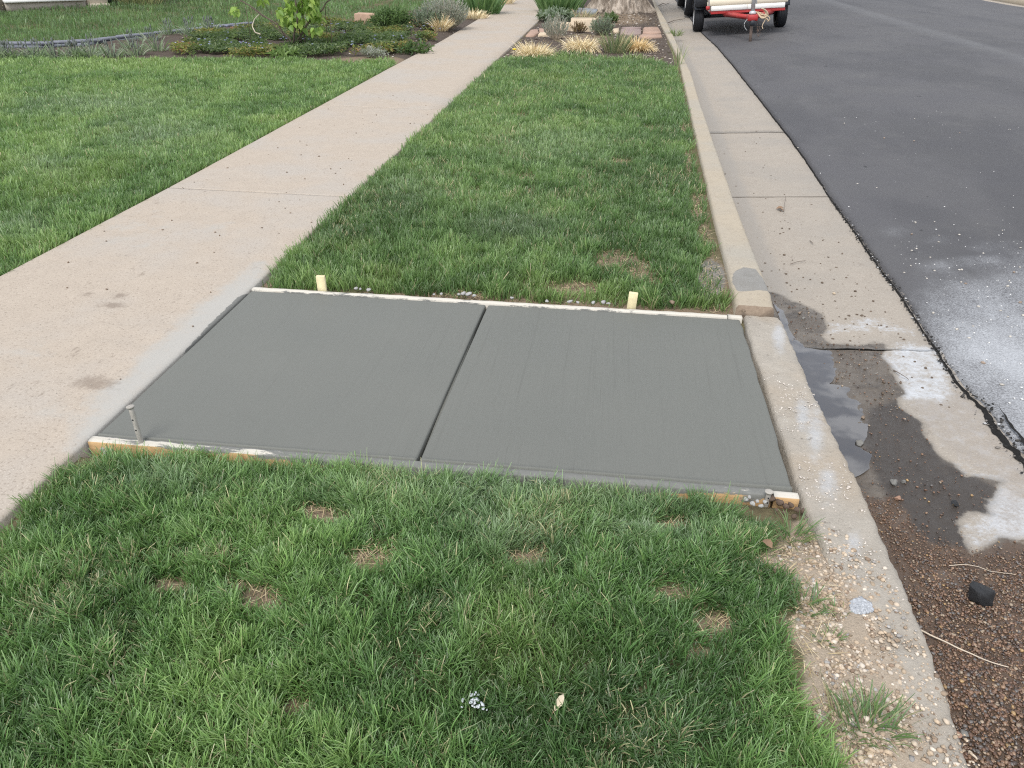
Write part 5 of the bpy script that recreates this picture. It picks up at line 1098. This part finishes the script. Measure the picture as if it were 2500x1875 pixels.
# house side bed shrubs
c2 = lambda x, y: (600 + x / 3.687, y / 3.687)
shrub('fern_plant', G(*c2(1330, 275)), .40, .32, .36, 70, 1700, .11, .018, [(.13, .21, .085, 4), (.18, .27, .11, 3), (.09, .15, .065, 3)], 'feathery green yarrow beside the red brown block', 'plant', 311, 'twig', .004, .55)
shrub('grey_shrub', G(*c2(1790, 262)), .50, .42, .60, 260, 5200, .055, .012, GREY, 'large silver grey shrub beside the sidewalk in the house side bed', 'shrub', 312, 'palestick', .004, .8)
shrub('grey_shrub', G(*c2(1640, 275)), .34, .30, .40, 90, 2400, .05, .012, GRG, 'small grey green shrub before the large silver shrub', 'shrub', 313, 'twig', .003, .7)
bl = 'blond grass tufts in the house side bed'
tuft('dry_grass_clump', G(*c2(1755, 285)), 300, .12, .30, .012, 1.0, STRAW, 'pale blond grass tuft in front of the large silver shrub', 'ornamental grass', 314, droop=.9, group=bl)
tuft('dry_grass_clump', G(*c2(1560, 222)), 240, .14, .22, .012, 1.1, STRAW2, 'reddish dry grass tuft left of the silver shrub', 'ornamental grass', 316, droop=1.2, group=bl)
tuft('dry_grass_clump', G(*c2(2045, 160)), 320, .30, .22, .012, 1.1, STRAW, 'low blond grass clump before the house side iris', 'ornamental grass', 318, droop=1.2, group=bl)
tuft('dry_grass_clump', G(1222, 8), 320, .34, .36, .013, 1.1, STRAW, 'blond grass clump beside the sidewalk beyond the pavers', 'ornamental grass', 319, droop=1.2, group=bl)
shrub('low_plant', G(*c2(1160, 500)), .22, .18, .16, 40, 500, .05, .014, GREY, 'low grey seedling on the bare tan dirt by the bed edge', 'plant', 320, 'twig', .002, .5)
shrub('low_plant', G(*c2(370, 515)), .20, .16, .14, 20, 160, .10, .04, [(.16, .25, .08, 2), (.22, .31, .11, 2)], 'fresh green leafy plant at the lawn edge below the lilac', 'plant', 321, 'twig', .002, .4)
shrub('low_plant', G(*c2(1500, 470)), .34, .24, .18, 34, 420, .07, .028, [(.06, .11, .04, 3), (.10, .16, .06, 2)], 'dark green creeping plant at the sidewalk edge of the bed', 'plant', 322, 'twig', .002, .4)
stick('bent_stem', [c2(135, 345), c2(90, 330), c2(62, 270), c2(80, 205), c2(128, 155)], .1, .010, M['palestick'], 'pale bent dead stem curling beside the lilac', 'stem', .06)
tuft('dry_weeds', G(340, 16), 260, .5, .45, .012, .8, [(.34, .32, .16, 3), (.20, .24, .10, 3)], 'dry straw weeds by the house corner', 'weeds', 323, base=.05)

# lilac bush: stems and heart shaped leaves
def lilac():
    c = G(*c2(415, 420)); zb = float(soil_h(np.array([c[0]]), np.array([c[1]]))[0]); root = empty('lilac_bush', (c[0], c[1], zb)); yv = c[1]; mb = MB()
    def at(x, y, dy=0.0): X, Z = onplane(600 + x / 3.687, y / 3.687, yv + dy); return np.array([X - c[0], dy, Z - zb])
    stems = [([(415, 420), (380, 330), (280, 220), (120, 110), (0, 30), (-120, -60)], .028), ([(400, 420), (330, 300), (210, 175), (130, 130), (30, 60)], .016), ([(420, 420), (430, 330), (470, 200), (450, 60), (455, -120), (470, -420)], .034),
             ([(425, 420), (500, 300), (600, 170), (700, 60), (760, 0), (900, -150)], .030), ([(430, 415), (540, 330), (530, 400)], .010), ([(410, 415), (380, 360), (330, 280), (270, 190), (160, 20)], .014), ([(760, 230), (745, 150), (748, 60)], .009), ([(440, 420), (600, 240), (640, 330)], .009),
             ([(455, 0), (380, -120), (300, -300)], .018), ([(470, -150), (560, -300), (640, -420)], .018), ([(0, 30), (-60, 10), (-120, 45)], .008), ([(700, 60), (760, 90), (820, 130)], .007)]
    tips = []
    for k, (pl, r0) in enumerate(stems):
        pts = np.array([at(x, y, .10 * math.sin(k * 2.1) * i) for i, (x, y) in enumerate(pl)]); n = len(pts); t = np.linspace(0, n - 1, n * 4); S = np.stack([np.interp(t, np.arange(n), pts[:, i]) for i in range(3)], 1); S += .012 * np.sin(t[:, None] * np.array([3.1, 2.3, 4.0])); S[0, 2] = min(S[0, 2], 0)
        mb.tube(S, np.linspace(r0 * .55, r0 * .25, len(S)), 7)
    mb.build('stem', M['twig'], root, True)
    r = np.random.default_rng(331); P = []
    for (x0, x1, y0, y1, n) in [(360, 480, 0, 120, 26), (480, 620, -20, 130, 34), (560, 680, 40, 170, 30), (310, 420, 110, 230, 18), (390, 520, 150, 260, 22), (610, 690, 230, 280, 8), (300, 400, 60, 130, 12), (-110, -70, 50, 110, 12), (120, 170, -10, 20, 4), (540, 600, -60, 60, 14), (250, 330, 80, 120, 3), (300, 700, -500, -30, 150), (-40, 300, -400, -80, 60), (700, 900, -400, -60, 50)]:
        for _ in range(int(n * 1.5)): P.append(at(x0 + (x1 - x0) * r.random(), y0 + (y1 - y0) * r.random(), r.normal() * .16))
    P = np.array(P); n = len(P); D = r.normal(size=(n, 3)) * [.55, .55, .25] + [0, -.15, -.75]
    V, Q, C = leaves(P, D, .085 + .05 * r.random(n), .068 + .035 * r.random(n), pick([(.26, .40, .075, 4), (.33, .46, .10, 3), (.18, .31, .06, 3)], n, 332), .16, 333); np_mesh('foliage', V, Q, mat=M['leaf'], col=C, parent=root)
    return tag(root, 'open lilac bush with bright heart shaped leaves in the house side bed', 'lilac bush')
lilac()

# ------------------------------------------------------------------ tree
def big_tree():
    cx, cy = -.06, 21.6; root = empty('shade_tree', (cx, cy, 0)); na, nh = 260, 100; a = np.linspace(0, 2 * math.pi, na, endpoint=False); hs_ = np.concatenate([np.linspace(-.15, 1.2, 70), np.linspace(1.25, 4.2, nh - 70)])
    A, Hh = np.meshgrid(a, hs_, indexing='ij'); flare = np.exp(-np.maximum(Hh, 0) / .30); lob = .5 + .5 * np.cos(A * 5 + .7 + .6 * np.sin(A * 2))
    R = .50 + flare * (.17 + .22 * lob) - .015 * Hh; wx = np.cos(A) * 3; wy = np.sin(A) * 3
    rid = np.abs(fbm(A * 9 / 6.283 * 3.2 + .35 * np.sin(Hh * 5), Hh * 1.1, 1.0, 5, 3) - .5) * 2; ax = np.minimum(A, 2 * math.pi - A)
    rid = np.abs(fbm(np.cos(A) * 5 + Hh * .15, np.sin(A) * 5 + Hh * 1.0, 1.6, 6, 3) - .5) * 2
    R = R + .085 * (np.abs(np.sin(A * 21 + 5.5 * (fbm(np.cos(A) * 4 + 7, np.sin(A) * 4 + Hh * 1.5, 1.0, 9, 3) - .5) * 2 + .5 * np.sin(Hh * 6 + 3 * A))) - .6) + (.5 - rid) * .06 + (fbm(np.cos(A) * 12, np.sin(A) * 12 + Hh * 5, 1.4, 8) - .5) * .05
    V = np.stack([R * np.cos(A), R * np.sin(A), Hh], 2).reshape(-1, 3); i = (np.arange(na)[:, None] * nh + np.arange(nh - 1)[None]).ravel(); j = (((np.arange(na) + 1) % na)[:, None] * nh + np.arange(nh - 1)[None]).ravel()
    np_mesh('trunk', V, np.stack([i, j, j + 1, i + 1], 1), mat=M['bark'], parent=root, smooth=False)
    r = np.random.default_rng(341); LP = []; 
    mb = MB()
    for k in range(7):
        az = k * .9 + r.random(); p0 = np.array([.25 * math.cos(az), .25 * math.sin(az), 3.6]); d = np.array([math.cos(az), math.sin(az), 1.3]); pts = [p0 + d * t * (2.2 + r.random()) + r.normal(size=3) * .15 * t for t in np.linspace(0, 1.6, 6)]; mb.tube(pts, np.linspace(.26, .05, 6), 9)
        for q in range(7): b = pts[2 + q % 4]; e = b + r.normal(size=3) * [1.6, 1.6, .8] + [0, 0, 1.0]; mb.tube([b, (b + e) / 2 + r.normal(size=3) * .2, e], [.06, .035, .012], 5); LP.append(b + (e - b) * r.random((60, 1)) + r.normal(size=(60, 3)) * .45)
    mb.build('limb', M['bark'], root, True); P = np.concatenate(LP); n = len(P); V, Q, C = leaves(P, r.normal(size=(n, 3)), .09 + .06 * r.random(n), .07 + .04 * r.random(n), pick([(.12, .20, .05, 3), (.17, .26, .07, 2)], n, 342), seed=343); np_mesh('crown', V, Q, mat=M['leaf'], col=C, parent=root)
    tag(root, 'massive old tree with deeply furrowed bark and flared base between sidewalk and kerb', 'tree')
big_tree()

# ------------------------------------------------------------------ house corner
def house():
    A = np.array([*G(0, 30), 0]); B = np.array([*G(300, 19), 0]); d = (B - A); d /= np.linalg.norm(d); nrm = np.array([-d[1], d[0], 0]); root = empty('house', tuple(A + np.array([0, 0, .05])))
    R = np.array([d, nrm, [0, 0, 1]]).T; Lw = float(np.linalg.norm(B - A)); xf = lambda V: V @ R.T
    def part(nm, mat, c, s, parent=root, bev=0.0): mb = MB(); mb.box(c, s, bev=bev); return mb.build(nm, M[mat], parent, xf=xf)
    lu = Lw * .70
    part('wall', 'stucco', (lu / 2 - 5, 2.5, 1.6), (lu + 10, 5, 3.6)); part('step_board', 'whitepaint', (lu * .52, -.10, .165), (lu * .92, .22, .055), bev=.01); part('step_riser', 'stucco', (lu * .52, -.07, .05), (lu * .90, .13, .17))
    part('pilaster', 'creamwall', (lu + Lw * .095, .4, 1.3), (Lw * .18, .8, 3.0), bev=.02); part('pilaster_cap', 'creamwall', (lu + Lw * .095, .35, .0), (Lw * .185, .92, .12), bev=.02)
    w = part('window', 'glass', (lu + Lw * .25, .9, .55), (Lw * .13, .05, 1.0)); part('well_wall', 'blackpaint', (lu + Lw * .25, .75, .12), (Lw * .14, .4, .30)); part('roof', 'roof', (lu / 2 - 4, 2.6, 3.6), (lu + 14, 6.4, .25))
    part('rear_wall', 'stucco', (lu + Lw * .6, 3.4, 1.6), (Lw * .85, 3.2, 3.6)); tag(root, 'beige stucco house corner with a white step board and dark basement window', 'house')
    for k in range(5): pass
house()

# ------------------------------------------------------------------ trailer
def wheel(parent, loc, r, w, rimmat='rim', face=-1):
    wh = empty('wheel', loc, parent); mb = MB(); mb.lathe([(r * .60, -w * .40), (r * .70, -w * .5), (r * .93, -w * .48), (r * .99, -w * .34), (r, 0), (r * .99, w * .34), (r * .93, w * .48), (r * .70, w * .5), (r * .60, w * .40)], axis='x', seg=40)
    mb.build('tyre', M['black'], wh, True)
    g = MB()
    for k in (-.24, -.08, .08, .24): g.lathe([(r * 1.001, w * (k - .022)), (r * 1.004, w * k), (r * 1.001, w * (k + .022))], axis='x', seg=40)
    g.build('tread', M['blackpaint'], wh)
    mb = MB(); mb.lathe([(r * .62, face * w * .42), (r * .56, face * w * .44), (r * .52, face * w * .30), (r * .30, face * w * .26), (r * .14, face * w * .36), (.001, face * w * .38)], axis='x', seg=32); mb.build('rim', M[rimmat], wh, True); return wh
def trailer():
    L = G(1703, 76, -.10); zL = float(road_z(np.array([1.62]))[0]); 
    lx, ly = float(L[0]), float(L[1]); rx = 3.24; zR = float(road_z(np.array([rx]))[0]); root = empty('utility_trailer', (lx, ly, zL)); phi = math.atan2(zR - zL, rx - lx); root.rotation_euler = (0, -phi, 0)
    W = (rx - lx) / math.cos(phi); r = .27
    wheel(root, (0, 0, r), r, .20); wheel(root, (W, 0, r), r, .20, face=1)
    yf = -1.25                                      # front of the box, metres nearer than the axle
    def at(px, py, dy): X, Z = onplane(px, py, ly + dy); dx, dz = X - lx, Z - zL; c, s = math.cos(phi), math.sin(phi); return c * dx + s * dz, -s * dx + c * dz
    c4 = lambda x, y: (1580 + x / 5.267, y / 5.267)
    xl, zb = at(*c4(818, 165), yf); xr_, zb2 = at(*c4(1773, 88), yf); zb = (zb + zb2) / 2 - .035; Wb = xr_ - xl; cx = (xl + xr_) / 2; xl2, _ = at(*c4(800, 80), yf); xr2, _ = at(*c4(1806, 10), yf)
    mb = MB(); mb.box((cx, yf, zb + .020), (Wb, .06, .060), bev=.008); mb.box((cx, yf - .035, zb + .004), (Wb, .03, .012))
    for x in (xl + .03, xr_ - .03): mb.box((x, yf + 1.3, zb + .03), (.05, 2.6, .07), bev=.006)
    for y in (yf + .6, yf + 1.9, yf + 2.6): mb.box((cx, y, zb + .03), (Wb, .05, .06))
    mb.build('frame', M['redpaint'], root)
    px_, pz = at(*c4(1350, 165), yf - 1.0)
    tip = np.array([px_, yf - 1.0, zb - .01]); t = MB()
    for x in (cx - .42, cx + .46): t.tube([(x, yf + .02, zb - .02), tuple(tip + [(-.03 if x < cx else .03), 0, 0])], .045, 4)
    t.box(tuple(tip + [0, -.05, .0]), (.17, .24, .10), bev=.012); t.build('tongue', M['redpaint'], root)
    j = MB(); jx, jy = tip[0], tip[1] - .06; zt = zb
    j.tube([(jx, jy, zt + .06), (jx, jy, zt + .75)], .036, 14); j.lathe([(.036, .10), (.056, .085), (.062, .06), (.058, .045), (.036, .04)], (jx, jy, zt), seg=16); j.box((jx + .05, jy, zt + .30), (.02, .03, .18), bev=.004); j.build('jack', M['galv'], root, True)
    lg = MB(); lg.tube([(jx, jy, -.08), (jx, jy, zt - .02)], [.026, .026], 12); lg.build('jack_leg', M['rust'], root, True); ft = MB(); ft.lathe([(.03, 0), (.034, .02), (.028, .06)], (jx, jy, -.085), seg=12); ft.build('jack_foot', M['redpaint'], root)
    cp = MB(); cp.box((jx, jy - .05, zt - .09), (.08, .14, .09), bev=.012); cp.build('coupler', M['blackpaint'], root)
    ch = MB(); pts = []
    for s, (x0, x1, dp) in enumerate([(.08, .19, .30), (.09, .15, .22)]):
        for k in range(15):
            u_ = k / 14.0; x = jx + x0 + (x1 - x0) * u_; z = zt - .02 - dp * 4 * u_ * (1 - u_); ch.lathe([(.010, -.004), (.014, 0), (.010, .004), (.008, 0), (.010, -.004)], (x, jy - .02 * s, z), axis='y' if k % 2 else 'x', seg=7)
    ch.build('safety_chain', M['rust'], root)['kind'] = 'stuff'
    wr = MB(); u_ = np.linspace(0, 1, 14); wr.tube(np.stack([jx - .07 - .06 * np.sin(u_ * 3.14), jy + 0 * u_, zt - .02 - .20 * u_], 1), .006, 6); wr.build('wire', M['galv'], root)
    rp_ = MB(); u_ = np.linspace(0, 1, 60)
    for q in range(3): rp_.tube(np.stack([jx + .14 + (.07 + .02 * q) * np.sin(u_ * (8 + q)) + .06 * u_, jy - .03 + .03 * np.cos(u_ * 9 + q), zt + .07 + .06 * np.cos(u_ * (9 + 2 * q)) - .10 * u_], 1), .009, 6)
    rp_.tube(np.stack([jx + .20 + .02 * np.sin(u_ * 6), jy - .05 + 0 * u_, zt + .02 - .22 * u_], 1), .008, 6); rp_.build('rope', M['rope'], root, True)
    z0 = zb + .045; wd = xr2 - xl2; bx = (xl2 + xr2) / 2
    sp = .36
    for x0, x1 in ((xl, xl + Wb * .485), (xl + Wb * .49, xr_ - .01)): mb = MB(); mb.box(((x0 + x1) / 2, yf - .03, z0 + .047), (x1 - x0, .03, .09), bev=.006); mb.build('front_plank', M['whitepaint'], root)
    for k in range(4): mb = MB(); mb.box((bx, yf - .036, z0 + .157 + k * .125), (wd, .03, .122), bev=.006); mb.build('front_plank', M['cream'], root)
    for s, x in ((0, xl + .02), (1, xr_ - .02)):
        for k in range(5): mb = MB(); mb.box((x, yf + 1.3, z0 + .05 + k * .125), (.028, 2.62, .122), bev=.006); mb.build('side_plank', M['cream'], root)
    for k in range(5): mb = MB(); mb.box((cx, yf + 2.63, z0 + .05 + k * .125), (Wb, .028, .122), bev=.006); mb.build('rear_plank', M['cream'], root)
    mb = MB(); mb.box((cx, yf + 1.3, z0 + .01), (Wb - .06, 2.58, .02)); mb.build('floor_plank', M['cream'], root)
    # fenders
    for x, nm in ((0.0, 0), (W, 1)):
        f = MB(); a = np.linspace(.45, math.pi - .45, 12); RR = r + .10
        for a0, a1 in zip(a[:-1], a[1:]):
            p = [(-math.cos(a0) * RR, math.sin(a0) * RR), (-math.cos(a1) * RR, math.sin(a1) * RR)]; V = [(x - .11, p[0][0], p[0][1] + r), (x + .11, p[0][0], p[0][1] + r), (x + .11, p[1][0], p[1][1] + r), (x - .11, p[1][0], p[1][1] + r)]; V2 = [(a_, b_ * .97, c_ - .012) for a_, b_, c_ in V]; f.add(V + V2, [(0, 1, 2, 3), (7, 6, 5, 4), (0, 3, 7, 4), (1, 5, 6, 2)])
        if nm == 0: f.box((x + .02, -RR + .05, r + .33), (.24, .10, .26), bev=.015)
        f.build('fender', M['blackpaint'], root)
    ax = MB(); ax.tube([(.05, 0, r), (W - .05, 0, r)], .03, 8); ax.box((cx, -.05, r + .02), (W - .5, .3, .05)); ax.build('axle', M['blackpaint'], root)
    lt = MB(); lt.box((xl - .06, yf - .01, z0 + .06), (.07, .05, .06), bev=.008); lt.build('marker_light', M['redpaint'], root)
    br = MB(); br.box((xl - .03, yf + .02, z0 + .25), (.045, .05, .5), bev=.005); br.build('corner_post', M['galv'], root)
    tag(root, 'red framed utility trailer with cream plank box and jack stand parked at the kerb', 'trailer')
trailer()

def vehicle(name, yf, x0, paint, label, cat, r=.37, wb=2.95, w=.26):
    z = float(road_z(np.array([1.9]))[0]) - .005; root = empty(name, (x0, yf, z)); Wd = 1.75; wheel(root, (0, 0, r), r, w); wheel(root, (0, wb, r), r, w); wheel(root, (Wd, 0, r), r, w, face=1); wheel(root, (Wd, wb, r), r, w, face=1)
    prof = [(-.85, .50), (-.95, .62), (-.93, .95), (-.05, 1.08), (.55, 1.70), (1.95, 1.74), (2.15, 1.12), (3.9, 1.12), (3.95, .60), (3.85, .48), (wb + .48, .46), (wb + .44, .68), (wb + .2, .86), (wb - .2, .86), (wb - .44, .68), (wb - .48, .44), (.48, .44), (.44, .68), (.2, .86), (-.2, .86), (-.44, .68), (-.48, .46)]
    n = len(prof); bm = bmesh.new(); va = [bm.verts.new((-.10, p[0], p[1])) for p in prof]; vb = [bm.verts.new((Wd + .10, p[0], p[1])) for p in prof]; bm.faces.new(va); bm.faces.new(vb[::-1])
    for i in range(n): bm.faces.new((va[i], vb[i], vb[(i + 1) % n], va[(i + 1) % n]))
    bmesh.ops.triangulate(bm, faces=[f for f in bm.faces if len(f.verts) > 4]); bmesh.ops.recalc_face_normals(bm, faces=bm.faces[:]); me = bpy.data.meshes.new('body'); bm.to_mesh(me); bm.free(); me.materials.append(M[paint]); o = bpy.data.objects.new('body', me); COL.objects.link(o); o.parent = root
    b = MB(); b.box((Wd / 2, -.98, .55), (Wd + .1, .10, .22), bev=.03); b.build('bumper', M['galv'], root)
    for x in (.08, Wd - .08): b = MB(); b.box((x, -.955, .80), (.26, .05, .16), bev=.02); b.build('headlight', M['glass'], root)
    b = MB(); b.box((Wd / 2, .26, 1.42), (Wd - .1, .03, .62), rot=[[1, 0, 0], [0, math.cos(.78), math.sin(.78)], [0, -math.sin(.78), math.cos(.78)]]); b.build('windscreen', M['glass'], root)
    for x in (-.105, Wd + .105): b = MB(); b.box((x, 1.2, 1.38), (.012, 1.1, .42), bev=.004); b.build('side_window', M['glass'], root)
    u_ = MB(); u_.box((Wd / 2, 1.5, .42), (Wd - .5, 4.2, .16)); u_.build('underbody', M['blackpaint'], root); return tag(root, label, cat)
t1 = G(1677, 42, -.11); vehicle('parked_truck', float(t1[1]), float(t1[0]) + .05, 'truckpaint', 'dark pickup parked behind the trailer, only its kerb side wheels in view', 'pickup truck')
t2 = G(1638, 2, -.11); vehicle('parked_car', float(t2[1]) + 2.2, float(t2[0]) + .1, 'carpaint', 'grey car parked beyond the dark pickup', 'car', .33, 2.7, .22)
